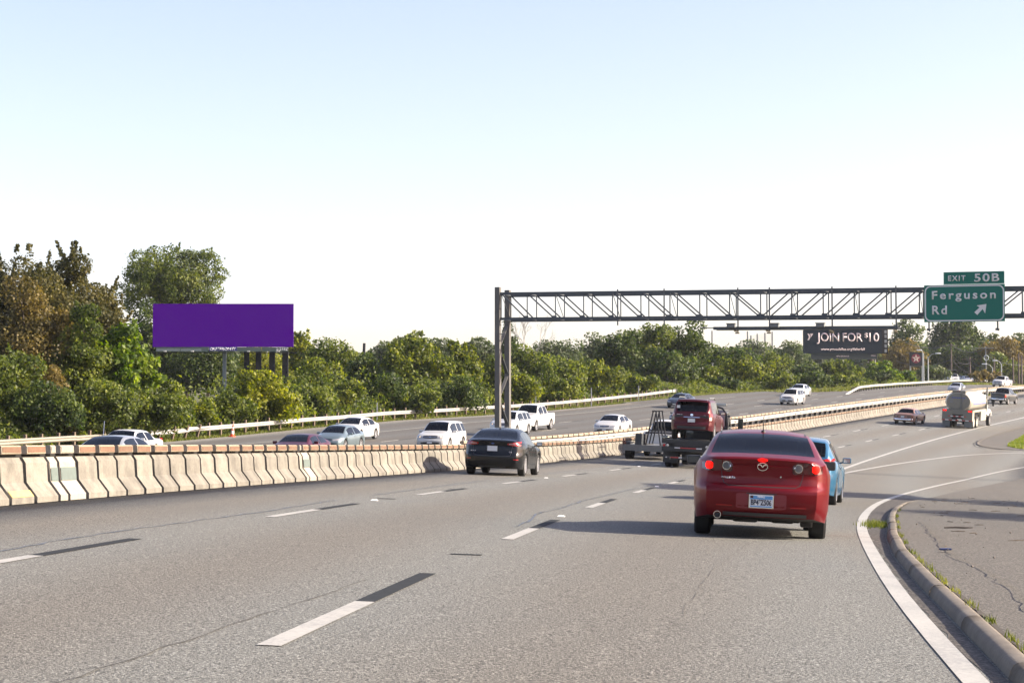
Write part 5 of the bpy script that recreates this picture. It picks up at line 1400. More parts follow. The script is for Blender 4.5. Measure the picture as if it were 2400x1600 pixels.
# ================================================================== sign gantry
GY = 98.0; GA = R(18.6); GX0 = (1167-1200)/FPX*GY
GD = Vector((math.cos(GA), -math.sin(GA), 0)); GE = Vector((math.sin(GA), math.cos(GA), 0))
def gt(px):            # distance along the beam of a measured picture column
    k = (px-1200)/FPX; return (k*GY-GX0)/(math.cos(GA)+k*math.sin(GA))
M_GAN = mat('weathered_gantry_steel', (.068, .078, .086), rough=.6, metal=.1, var=.25, scale=2.)
M_COL = mat('gantry_column_tan', (.12, .115, .105), rough=.7, metal=.1, var=.18, scale=1.5)
def gz(t, z): return z - .0125*t
def gp(t, dep, z): p = Vector((GX0, GY, 0)) + GD*t + GE*dep; p.z = gz(t, z); return p
GZT, GZB = 7.34, 6.10; DEP = 1.5
def gantry():
    base = Vector((GX0, GY, float(ground_z(GX0, GY)[0])))
    root = empty('sign_gantry', base); tag(root, 'grey steel truss sign gantry spanning the road from a leg in the median', 'sign gantry')
    inv = Matrix.Translation(-base)
    def P(name, m, fn, par=None, sm=False):
        mb = MB(); fn(mb); o = mb.build(name, m, None, sm); o.parent = par or root; o.matrix_parent_inverse = inv if par is None else Matrix.Identity(4)
        return o
    def ibeam(b, p0, p1, w, d):
        for q in (-1, 1): b.add(*_box_between(p0+GD*q*w*.45, p1+GD*q*w*.45, .02, d))
        b.add(*_box_between(p0, p1, w*.9, .02)); b.add(*_box_between(p0-GE*d*.45, p1-GE*d*.45, w, .018)); b.add(*_box_between(p0+GE*d*.45, p1+GE*d*.45, w, .018))
    def _box_between(p0, p1, w, d):
        vs = [p+GD*i*w/2+GE*j*d/2 for p in (p0, p1) for i, j in ((-1, -1), (1, -1), (1, 1), (-1, 1))]
        return vs, [(0, 1, 2, 3), (7, 6, 5, 4), (0, 4, 5, 1), (1, 5, 6, 2), (2, 6, 7, 3), (3, 7, 4, 0)]
    for i, (dep, top) in enumerate(((0, 7.66), (DEP, 7.62))):
        p = Vector((GX0, GY, 0))+GE*dep; a = Vector((p.x, p.y, float(ground_z(p.x, p.y)[0])-.5)); bq = Vector((p.x, p.y, top))
        P('column', M_COL, lambda b: b.add(*_box_between(a, bq, .25, .27)))
    for i, (dep) in enumerate((0, DEP)):
        p = gp(27.5, dep, 0); a = Vector((p.x, p.y, float(ground_z(p.x, p.y)[0])-.5)); P('column', M_COL, lambda b: b.add(*_box_between(a, Vector((p.x, p.y, 7.4)), .25, .27)))
    z = 5.9; k = 0
    while z > -.6:
        z2 = z-1.25
        P('lattice_brace', M_COL if k % 2 == 0 else M_GAN, lambda b: b.bar((Vector((GX0, GY, 0))+GE*(.05 if k % 2 == 0 else DEP-.05)+Vector((0, 0, z2 if k % 2 == 0 else z2))), (Vector((GX0, GY, 0))+GE*(DEP-.05 if k % 2 == 0 else .05)+Vector((0, 0, z))), .16, .03)); z = z2; k += 1
    T0, T1 = .12, 27.5
    for dep in (0, DEP):
        for zz in (GZT, GZB): P('chord', M_GAN, lambda b: b.bar(gp(T0, dep, zz), gp(T1, dep, zz), .11, .13))
    vt = [1235.7, 1302, 1368.3, 1436, 1502.8, 1571, 1641, 1711, 1784, 1857, 1931, 2004, 2080, 2157, 2236, 2316, 2399, 2485]
    T = [T0+.05]+[gt(p) for p in vt]
    for dep in (0, DEP):
        for i, t in enumerate(T):
            P('truss_post', M_GAN, lambda b: b.bar(gp(t, dep, GZB), gp(t, dep, GZT), .05, .06))
        for i in range(len(T)-1):
            down = i < 9
            a, bq = (gp(T[i]+.06, dep, GZT-.05), gp(T[i+1]-.10, dep, GZB+.05)) if down else (gp(T[i]+.10, dep, GZB+.05), gp(T[i+1]-.06, dep, GZT-.05))
            P('diagonal', M_GAN, lambda b: b.bar(a, bq, .05, .06))
            g = gp(T[i+1]-.06, dep-.035, GZB+.06) if down else gp(T[i]+.06, dep-.035, GZB+.06)
            P('gusset', M_GAN, lambda b: b.bar(g-GD*.13, g+GD*.13, .012, .16))
    for i, t in enumerate(T):
        for zz in (GZT, GZB): P('cross_strut', M_GAN, lambda b: b.bar(gp(t, 0, zz), gp(t, DEP, zz), .05, .05))
        if i % 2 == 0: P('sway_rod', M_GAN, lambda b: b.bar(gp(t, 0, GZT), gp(t, DEP, GZB), .025, .025))
    # walkway below with luminaires
    zc = 5.50
    for px, zb in ((1450, 5.86), (1559, 5.84), (1732, zc), (1806, zc), (1953, zc), (2103, zc)):
        t = gt(px); P('hanger', M_GAN, lambda b: b.bar(gp(t, -.14, zb-.12), gp(t, -.14, GZT+.14), .06, .05))
        if zb == zc: P('hanger_foot', mat('worn_bracket', (.30, .26, .19), rough=.6), lambda b: (b.bar(gp(t, -.14, zb-.10), gp(t, -.95, zb-.10), .05, .06), b.bar(gp(t-.12, -.2, zb-.17), gp(t+.08, -.2, zb-.17), .06, .06)))
    P('walkway', M_GAN, lambda b: (b.bar(gp(gt(1683), -.55, zc), gp(gt(2112), -.55, zc), .75, .05), b.bar(gp(gt(1683), -.94, zc+.02), gp(gt(2112), -.94, zc+.02), .05, .14), b.bar(gp(gt(1651), -.94, zc+.04), gp(gt(1690), -.94, zc+.04), .05, .04), b.bar(gp(gt(1683), -.18, zc+.02), gp(gt(2112), -.18, zc+.02), .05, .12)))
    for px in (1727, 1828, 1934):
        t = gt(px)
        P('luminaire', M_GSTEEL, lambda b: (b.bar(gp(t-.19, -1.15, zc+.13), gp(t+.19, -1.15, zc+.13), .26, .16), b.bar(gp(t-.22, -1.15, zc+.22), gp(t+.22, -1.15, zc+.22), .34, .03)))
        P('luminaire_neck', M_GAN, lambda b: b.bar(gp(t, -1.1, zc+.10), gp(t, -.95, zc+.05), .05, .05))
    for px in (2180, 2341):
        t = gt(px); P('hanger', M_GAN, lambda b: (b.bar(gp(t, -.16, 5.42), gp(t, -.16, 7.3), .06, .05), b.bar(gp(t-.10, -.16, 5.46), gp(t+.07, -.16, 5.42), .08, .10)))
    return root
gantry()

# signs bolted to the gantry
M_GREEN = mat('sign_green', (.0, .128, .092), rough=.6, var=.05, scale=40.)
M_SW = mat('sign_white', (.62, .62, .61), rough=.5, var=.04)
def sign_frame(px_l, z_bottom_off, dep=-.32):
    t = gt(px_l); o = gp(t, dep, 0)
    X = (GD + Vector((0, 0, -.0125))).normalized(); Z = Vector((0, 0, 1)); Y = Z.cross(X).normalized()
    return Matrix(((X.x, Y.x, Z.x, o.x), (X.y, Y.y, Z.y, o.y), (X.z, Y.z, Z.z, gz(t, z_bottom_off)), (0, 0, 0, 1)))
def rrect(x0, y0, x1, y1, r, n=6):
    P = []
    for cx, cy, a in ((x1-r, y0+r, -90), (x1-r, y1-r, 0), (x0+r, y1-r, 90), (x0+r, y0+r, 180)):
        for k in range(n+1): t = R(a+90*k/n); P.append((cx+r*math.cos(t), cy+r*math.sin(t)))
    return P
TXM = Matrix(((1, 0, 0, 0), (0, 0, -1, 0), (0, 1, 0, 0), (0, 0, 0, 1)))   # text x -> X, text y -> Z, out of the face -> -Y
def main_sign():
    t0, t1 = gt(2170), gt(2359); w = (t1-t0); h = 1.69; zb = 5.775
    M = sign_frame(2170, zb+.0, -.34); root = empty('exit_sign', matrix=M); tag(root, 'large green road sign with street name and diagonal arrow on the gantry', 'road sign')
    part(root, 'sign_panel', M_GREEN, lambda b: b.box((w/2, .02, h/2), (w, .04, h)))
    def border(b):
        o_ = rrect(.03, .03, w-.03, h-.03, .26); i_ = rrect(.085, .085, w-.085, h-.085, .22); n = len(o_)
        b.add([(x, -.006, z) for x, z in o_]+[(x, -.006, z) for x, z in i_], [(k, (k+1) % n, n+(k+1) % n, n+k) for k in range(n)])
    part(root, 'sign_border', M_SW, border)
    sc = w/190.
    def tx(s_, x, zbase, cap, wd, bold=.022, sp=1.0):
        text_mesh('lettering', s_, M_SW, root, Matrix.Translation((x, -.006, zbase)) @ TXM, width=wd, height=cap, bold=bold, extrude=.004, space=sp)
    tx('Ferguson', 18.5*sc, 1.05, .37, 150.5*sc, sp=1.32); tx('Rd', 19*sc, .36, .39, 35*sc, sp=1.3)
    # up-right arrow
    cx, cz, k = 132*sc, .56, sc
    A = [(-19, -15), (-13, -21), (0, -8), (4, -20), (9, -19.5), (11, 6), (-16, 2), (-16, -1), (-6, -3)]
    A = [(-16.5, -13.5), (-9.5, -20), (3.0, -6.0), (9, -16.5), (12, 6), (-11, 2.5), (-4.0, -2.0)]
    part(root, 'arrow', M_SW, lambda b: b.prism([(x*k, y*k) for x, y in A], .001, .006, Matrix.Translation((cx+3*k, 0, cz+.12)) @ TXM))
    part(root, 'backing_rail', M_GSTEEL, lambda b: (b.box((w/2, .08, h*.25), (w*.96, .06, .06)), b.box((w/2, .08, h*.75), (w*.96, .06, .06))))
    return w, h, zb
sw, sh, szb = main_sign()
def exit_tab():
    t0, t1 = gt(2216), gt(2359); w = t1-t0; h = .575
    M = sign_frame(2216, szb+sh+.02+.0125*(0), -.34); root = empty('exit_number_sign', matrix=M); tag(root, 'small green exit number panel on top of the street name sign', 'road sign')
    part(root, 'sign_panel', M_GREEN, lambda b: b.box((w/2, .02, h/2), (w, .04, h)))
    def edge(b):
        for x, z, dx, dz in ((w/2, .015, w, .02), (w/2, h-.015, w, .02), (.012, h/2, .02, h), (w-.012, h/2, .02, h)): b.box((x, -.004, z), (dx, .006, dz))
    part(root, 'sign_border', mat('sign_border_dull', (.25, .42, .36), rough=.5), edge)
    k = w/144.
    text_mesh('lettering', 'EXIT', M_SW, root, Matrix.Translation((11*k, -.006, .17)) @ TXM, width=41.5*k, height=.235, bold=.02, extrude=.004, space=1.25)
    text_mesh('lettering', '50B', M_SW, root, Matrix.Translation((73*k, -.006, .115)) @ TXM, width=59*k, height=.36, bold=.02, extrude=.004, space=1.15)
exit_tab()

# ================================================================== billboards and roadside signs
M_PURP = mat('purple_poster', (.082, .0, .27), rough=.9, var=.02, spec=.0)
M_APR = mat('billboard_apron_green', (.12, .16, .135), rough=.7, var=.3, scale=3.)
M_DKW = mat('billboard_dark_timber', (.018, .020, .025), rough=.9, var=.3, scale=3., spec=.1)
def face_matrix(px0, py0, Y0, yaw=0.):
    p = at(px0, py0, Y0); c_, s_ = math.cos(yaw), math.sin(yaw)
    return Matrix(((c_, -s_, 0, p.x), (s_, c_, 0, p.y), (0, 0, 1, p.z), (0, 0, 0, 1)))
def purple_board():
    Y = 205.; k = Y/FPX; w = 330*k; h = 101.5*k; M = face_matrix(358, 813, Y); root = empty('billboard', matrix=M); tag(root, 'wide plain purple billboard on dark timber posts among the trees', 'billboard')
    part(root, 'poster_face', M_PURP, lambda b: b.box((w/2, 0, h/2), (w, .12, h)))
    part(root, 'back_frame', M_DKW, lambda b: b.box((w/2, .35, h/2), (w*.97, .5, h*.94)))
    ah = 11*k
    for i in range(5):
        x0 = (8+i*62)*k; part(root, 'apron_panel', M_APR, lambda b: b.box((x0+30*k, .05, -ah/2), (60*k, .06, ah*.9)))
    part(root, 'apron_light_strip', mat('apron_pale', (.25, .29, .27), rough=.7, var=.4, scale=6.), lambda b: (b.box((36*k, .0, -ah*.62), (56*k, .03, ah*.5)), b.box((90*k, .0, -ah*.62), (48*k, .03, ah*.5))))
    part(root, 'catwalk', M_DKW, lambda b: (b.box((w*.52, -.35, -ah-.10), (w*1.02, .8, .07)), b.tube([(w*.9, -.7, -ah-.05), (w*1.08, -.7, -ah-.25)], .04, 6)))
    for x in (32, 96, 227, 297): part(root, 'catwalk_lamp', mat('lamp_pale', (.5, .5, .48), rough=.5), lambda b: b.box((x*k, -.8, -ah), (.28, .2, .12), bev=.03))
    part(root, 'owner_plate', mat('navy_plate', (.05, .05, .22), rough=.5), lambda b: b.box((165*k, -.04, -ah*.42), (66*k, .04, ah*.84)))
    text_mesh('owner_lettering', 'OUTFRONT/', M_PLATE, root, Matrix.Translation((134*k, -.065, -ah*.72)) @ TXM, width=60*k, height=ah*.62, bold=.02, extrude=.01)
    text_mesh('number_lettering', '2-2182', M_PLATE, root, Matrix.Translation((289*k, -.02, -ah*.70)) @ TXM, width=27*k, height=ah*.55, bold=.02, extrude=.01)
    for px, wd in ((525, .42), (577, .62), (605, .68), (637, .70), (668, .75)):
        x = (px-358)*k; yb = .5; q = M @ Vector((x, yb, 0)); g = float(ground_z(q.x, q.y)[0])-q.z-.3
        part(root, 'post', M_DKW if px > 530 else mat('steel_pipe_blue', (.12, .15, .17), rough=.5), lambda b: b.box((x, yb, (g-ah*.3)/2), (wd*.8, .45, -g-ah*.3)))
purple_board()
def join_board():
    Y = 356.; k = Y/FPX; root = empty('billboard', matrix=face_matrix(1883, 828, Y, R(3))); tag(root, 'dark billboard with pale lettering on one thick rusty pole at the right', 'billboard')
    w = 186*k; h = 57*k
    M_DB = mat('poster_dark', (.012, .020, .032), rough=.8, var=.1, spec=.1); M_PK = mat('poster_pale', (.62, .52, .53), rough=.6)
    part(root, 'poster_face', M_DB, lambda b: b.box((w/2, 0, h/2), (w, .15, h)))
    part(root, 'back_frame', M_DKW, lambda b: b.box((w/2+.4, .9, h/2), (w*1.02, 1.5, h*.92)))
    for z in (.12, .32, .52, .72, .9):
        part(root, 'side_ladder_panel', mat('side_panel_grey', (.20, .22, .24), rough=.6, var=.5, scale=3.), lambda b: b.box((w+.55, .4, h*z), (.9, .1, h*.13)))
    part(root, 'side_edge', M_DKW, lambda b: (b.box((w+1.15, .5, h/2), (.12, .3, h)), b.box((w+.55, .6, h/2), (1.2, .04, h))))
    part(root, 'top_rail', M_DKW, lambda b: b.box((w*.65, -.3, h+.25), (w*.5, .15, .12)))
    part(root, 'apron', mat('apron_dark', (.035, .045, .048), rough=.8, var=.2, spec=.2), lambda b: b.box((w*.52, .1, -.52), (w*.84, .1, 1.0)))
    def T(s_, x, z, cap, wd, bold=.0): text_mesh('lettering', s_, M_PK, root, Matrix.Translation((x*k, -.085, z*k)) @ TXM, width=wd*k, height=cap*k, bold=bold, extrude=.01)
    T('JOIN', 31.5, 28.5, 20, 53, .012); T('FOR', 93, 28.5, 20, 47, .012); T('$', 145, 37.5, 11, 8, .02); T('10', 155.5, 28.5, 20, 24, .012)
    T('www.ymcadallas.org/fitforfall', 41, 7.5, 5.5, 104, .01); T('#ForaBetterUs', 78, -7.5, 3., 30, .0); T('clear', 160, -6, 3., 12, .0)
    yl = [(0, 20), (6, 20), (9.5, 14.5), (11, 20), (14.5, 20), (13, 14), (6.5, 3.5), (1.5, 3.5), (5.5, 10.5)]
    yl = [(.5, 19.5), (4.5, 19.5), (8.2, 12.2), (4.2, 4.2), (.6, 4.2), (4.2, 12.0)]
    yl2 = [(7.2, 19.5), (14.2, 19.5), (9.4, 11.2)]; 
    part(root, 'emblem', M_PK, lambda b: (b.prism([(x*k+9*k, y*k+27*k) for x, y in yl], 0, .02, Matrix.Translation((0, -.08, 0)) @ TXM), b.prism([(x*k+9*k, y*k+27*k) for x, y in yl2], 0, .02, Matrix.Translation((0, -.08, 0)) @ TXM)))
    q = root.matrix_world @ Vector((162*k, .8, 0)); g = float(ground_z(q.x, q.y)[0])-q.z-1
    part(root, 'pole', mat('rusty_pole', (.075, .05, .042), rough=.8, var=.25), lambda b: b.tube([(162*k, .8, g), (162*k, .8, .5)], .52, 16), True)
    part(root, 'conduit', mat('conduit_pale', (.4, .38, .33), rough=.6), lambda b: (b.tube([(171*k, .3, g), (171*k, .3, -1)], .09, 8), b.box((155.5*k, .5, (g-1)/2+2), (.3, .3, -g-6))))
join_board()
def star_sign():
    Y = 330.; k = Y/FPX; M = face_matrix(2132, 857, Y); root = empty('station_sign', matrix=M); tag(root, 'black square fuel station sign with a star in a red disc', 'sign')
    part(root, 'sign_box', mat('sign_black', (.012, .014, .018), rough=.4), lambda b: b.box((14.5*k, 0, 16*k), (29*k, .35, 32*k)))
    part(root, 'red_disc', mat('disc_red', (.22, .025, .04), rough=.5), lambda b: b.lathe([(11*k, 0), (11*k, .02), (0, .02)], 28, Matrix.Translation((14.5*k, -.18, 17*k)) @ Matrix.Rotation(R(90), 4, 'X')))
    st = []
    for i in range(10):
        r = (10.2 if i % 2 == 0 else 4.1)*k; a = R(90+36*i); st.append((r*math.cos(a), r*math.sin(a)))
    part(root, 'star', mat('star_pale', (.66, .55, .45), rough=.5), lambda b: b.prism(st, 0, .02, Matrix.Translation((14.5*k, -.205, 17*k)) @ TXM))
    text_mesh('star_letter', 'T', mat('disc_red', (.22, .025, .04)), root, Matrix.Translation((14.5*k, -.235, 13.2*k)) @ TXM, width=5*k, height=6.5*k, bold=.03, extrude=.01, align='CENTER')
    part(root, 'price_strip', mat('strip_grey', (.12, .13, .12)), lambda b: b.box((14.5*k, 0, -1.4*k), (22*k, .2, 2*k)))
    for x, wd, ztop in ((2.5, .20, 0), (31.5, .32, 30)):
        q = M @ Vector((x*k, .0, 0)); g = float(ground_z(q.x, q.y)[0])-q.z-.5
        part(root, 'pole', mat('pole_white', (.55, .56, .54), rough=.5), lambda b: b.box((x*k, .3, (g+ztop*k)/2), (wd, wd, -g+ztop*k)))
star_sign()

# ================================================================== poles, wires, lamps, netting
M_WOOD = mat('pole_wood', (.09, .07, .06), rough=.9, var=.3, scale=2.)
M_WIRE = mat('wire', (.10, .10, .11), rough=.6)
def upole(name, px, py_top, Y, r, m, lb, cat, arms=(), lean=0., grp=None):
    p = at(px, py_top, Y); g = float(ground_z(p.x, p.y)[0]); root = empty(name, (p.x, p.y, g)); tag(root, lb, cat, grp); H = p.z-g
    part(root, 'shaft', m, lambda b: b.tube([(0, 0, -.5), (lean*.5, 0, H*.5), (lean, 0, H)], [r*1.15, r, r*.8], 8), True)
    for z, x0, x1, mm in arms: part(root, 'crossarm', mm or m, lambda b: b.box(((x0+x1)/2+lean, -r, H-z), (x1-x0, .12, .12)))
    return root, H
g1 = 'utility poles beyond the far guardrail'
tops = []
for (px, py, Y, r, arms, lb) in [(2229, 805, 395, .17, ((.4, -1.6, 1.6, None), (5.2, -1.0, 1.0, M_GSTEEL)), 'tall wooden utility pole between the star sign and the big dark tree'),
      (2273, 836, 400, .20, ((.5, -1.8, 1.2, None),), 'short dark utility pole in front of the big dark tree'),
      (2310, 812, 392, .12, ((.3, -2.0, 1.6, M_GSTEEL),), 'slim pale utility pole with crossarm left of the brown topped trees'),
      (2330, 836, 404, .16, (), 'brown pole under the brown topped trees'),
      (2374, 838, 408, .20, (), 'dark pole near the right edge, left of a close pair'),
      (2387, 828, 410, .20, (), 'dark pole of the pair at the right edge, the left one'), (2394, 832, 406, .20, (), 'dark pole of the pair at the right edge, the right one')]:
    upole('utility_pole', px, py, Y, r, M_GSTEEL if r < .15 else M_WOOD, lb, 'utility pole', arms, grp=g1)
upole('leaning_pole', 848, 804, 200, .17, M_DKW, 'dark leaning pole sticking out of the trees right of the purple billboard', 'pole', lean=.25)
def wires():
    mb = MB()
    def w(a, b, sag):
        a = at(*a); b = at(*b); pts = [a.lerp(b, t)-Vector((0, 0, sag*4*t*(1-t))) for t in np.linspace(0, 1, 9)]; mb.tube(pts, .035, 4)
    for y in (0, 2): w((2229, 806+y, 395), (2310, 814+y, 392), 1.2); w((2120, 800+y, 420), (2229, 806+y, 395), 1.0)
    w((2232, 842, 395), (2310, 858, 392), 2.); w((2273, 840, 400), (2310, 855, 392), .8); w((2263, 834, 398), (2310, 860, 392), 1.5); w((2100, 845, 420), (2229, 842, 395), 1.2); w((2310, 832, 392), (2440, 842, 400), 1.5)
    w((2229, 828, 395), (2273, 850, 400), 1.0)
    o = mb.build('overhead_wires', M_WIRE); tag(o, 'overhead wires strung between the utility poles at the right', 'wires')
wires()
def streetlight(px, py, Y, arm, lb, head=1.0):
    p = at(px, py, Y); g = float(ground_z(p.x, p.y)[0]); root = empty('street_lamp', (p.x, p.y, g)); tag(root, lb, 'street lamp', 'street lamps at the far right'); H = p.z-g
    m = mat('lamp_pole_grey', (.30, .33, .34), rough=.5)
    part(root, 'pole', m, lambda b: b.tube([(0, 0, -.5), (0, 0, H)], [.13, .09], 8), True)
    part(root, 'arm', m, lambda b: b.tube([(0, 0, H-.2), (arm*.5, 0, H+.45), (arm, 0, H+.62)], .05, 6), True)
    part(root, 'lamp_head', mat('lamp_head_pale', (.60, .63, .66), rough=.4), lambda b: b.box((arm+math.copysign(.35, arm), 0, H+.60), (.95*head, .35, .22), bev=.08), True)
streetlight(2175, 836, 345, 1.4, 'street lamp with its arm to the right, next to the star sign')
streetlight(2326, 860, 385, -1.2, 'street lamp with its arm to the left above the white pickup')
streetlight(2347, 852, 388, -.9, 'street lamp right of the white pickup roof, under the brown topped trees')
streetlight(2164, 829, 327, -.3, 'street lamp with an oval head touching the star sign corner', .9)
# round sign on a pole, pale
root, H = upole('round_sign', 2311, 833, 391, .10, M_GSTEEL, 'round pale sign on a slim pole below the brown topped trees', 'sign')
part(root, 'sign_ring', mat('ring_pale', (.38, .42, .45), rough=.5), lambda b: b.tube([(math.cos(t)*.45, -.15, H-.45+math.sin(t)*.5) for t in np.linspace(0, 2*math.pi, 17)], .07, 6), True)
# driving range net on tall poles
for px, py, lb in ((1669, 775, 'thin tall pole standing alone right of the big tree group'), (1752, 776, 'tall net pole, leftmost of the cluster'), (1760, 786, 'tall net pole, second of the cluster'), (1775, 782, 'tall net pole, third of the cluster'), (1793, 780, 'tall net pole, fourth of the cluster'), (1810, 777, 'tall net pole, rightmost of the cluster')):
    upole('net_pole', px, py, 470, .22, mat('net_pole_grey', (.16, .17, .18), rough=.7), lb, 'pole', grp='tall poles of the distant net')
def net():
    m, nt, out = _mat('netting'); tr = N(nt, 'ShaderNodeBsdfTransparent'); d = N(nt, 'ShaderNodeBsdfDiffuse'); d.inputs['Color'].default_value = (.45, .48, .44, 1); ms = N(nt, 'ShaderNodeMixShader'); ms.inputs[0].default_value = .16
    L(nt, tr.outputs[0], ms.inputs[1]); L(nt, d.outputs[0], ms.inputs[2]); L(nt, ms.outputs[0], out.inputs['Surface'])
    P = [(1760, 786), (1775, 784), (1793, 780), (1810, 778)]; v = []
    for px, py in P: a = at(px, py, 470.3); v += [a, Vector((a.x, a.y, a.z-7))]
    tag(mesh('range_net', v, [(2*i, 2*i+1, 2*i+3, 2*i+2) for i in range(3)], m), 'pale see-through net hung between the cluster of tall poles', 'net')
net()
# parked cars under the far trees
for i, (px, Y, pmn, sp, lb) in enumerate([(2222, 372, M_SILV, SUV, 'pale parked car under the far trees, left of the group'), (2236, 376, M_WHT, SUV, 'white parked car under the far trees, second from the left'), (2250, 380, M_TEAL, SEDAN, 'grey blue parked car under the far trees, third from the left'), (2265, 378, M_SILV, SEDAN, 'silver parked car under the far trees, right of the group')]):
    p = at(px, 880, Y); z = float(ground_z(p.x, p.y)[0])-.1
    make_car('parked_car', lb, Matrix.Translation((p.x, p.y, z)) @ Matrix.Rotation(R(160+i*8), 4, 'Z'), sp, pmn, detail=0, interior=False, group='cars parked under the far trees')
# ================================================================== trees
LM = dict(
    brown=leaf_mat('leaves_brown', (.032, .030, .011), (.095, .078, .023), (.21, .16, .045), .40),
    brownd=leaf_mat('leaves_brown_olive', (.022, .028, .010), (.062, .062, .018), (.15, .13, .036), .38),
    olive=leaf_mat('leaves_olive', (.022, .036, .009), (.075, .105, .019), (.21, .235, .04), .45),
    bright=leaf_mat('leaves_bright', (.024, .050, .009), (.075, .125, .016), (.24, .30, .036), .48),
    dark=leaf_mat('leaves_dark', (.013, .027, .009), (.042, .068, .016), (.125, .16, .032), .38),
    yellow=leaf_mat('leaves_yellow', (.055, .080, .011), (.16, .185, .022), (.36, .36, .040), .52),
    willow=leaf_mat('leaves_willow', (.026, .046, .011), (.095, .125, .021), (.27, .285, .04), .48),
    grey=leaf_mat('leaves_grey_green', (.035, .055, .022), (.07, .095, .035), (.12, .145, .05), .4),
    gold=leaf_mat('leaves_golden_brown', (.07, .06, .018), (.14, .11, .03), (.21, .155, .045), .4))
M_BARK = mat('bark', (.075, .06, .045), rough=.95, var=.35, scale=5., bump=.4)

def leaf_mesh(name, P, Nn, size, rng, aspect=1.6):
    """one folded leaf or leaf clump (two triangles) at each point"""
    n = len(P)
    r = rng.normal(size=(n, 3)); a = np.cross(Nn, r); a /= np.linalg.norm(a, axis=1)[:, None]+1e-9; b = np.cross(Nn, a)
    s = size*(.6+.8*rng.rand(n))[:, None]
    v = np.empty((n, 4, 3)); v[:, 0] = P-a*s*aspect*.5; v[:, 1] = P-b*s*.5+Nn*s*.12; v[:, 2] = P+a*s*aspect*.5; v[:, 3] = P+b*s*.5+Nn*s*.12
    me = bpy.data.meshes.new(name)
    me.vertices.add(4*n); me.vertices.foreach_set('co', v.astype(np.float32).ravel())
    me.loops.add(4*n); me.loops.foreach_set('vertex_index', np.arange(4*n, dtype=np.int32)); me.polygons.add(n)
    me.polygons.foreach_set('loop_start', np.arange(n, dtype=np.int32)*4); me.polygons.foreach_set('loop_total', np.full(n, 4, dtype=np.int32))
    me.update()
    return me

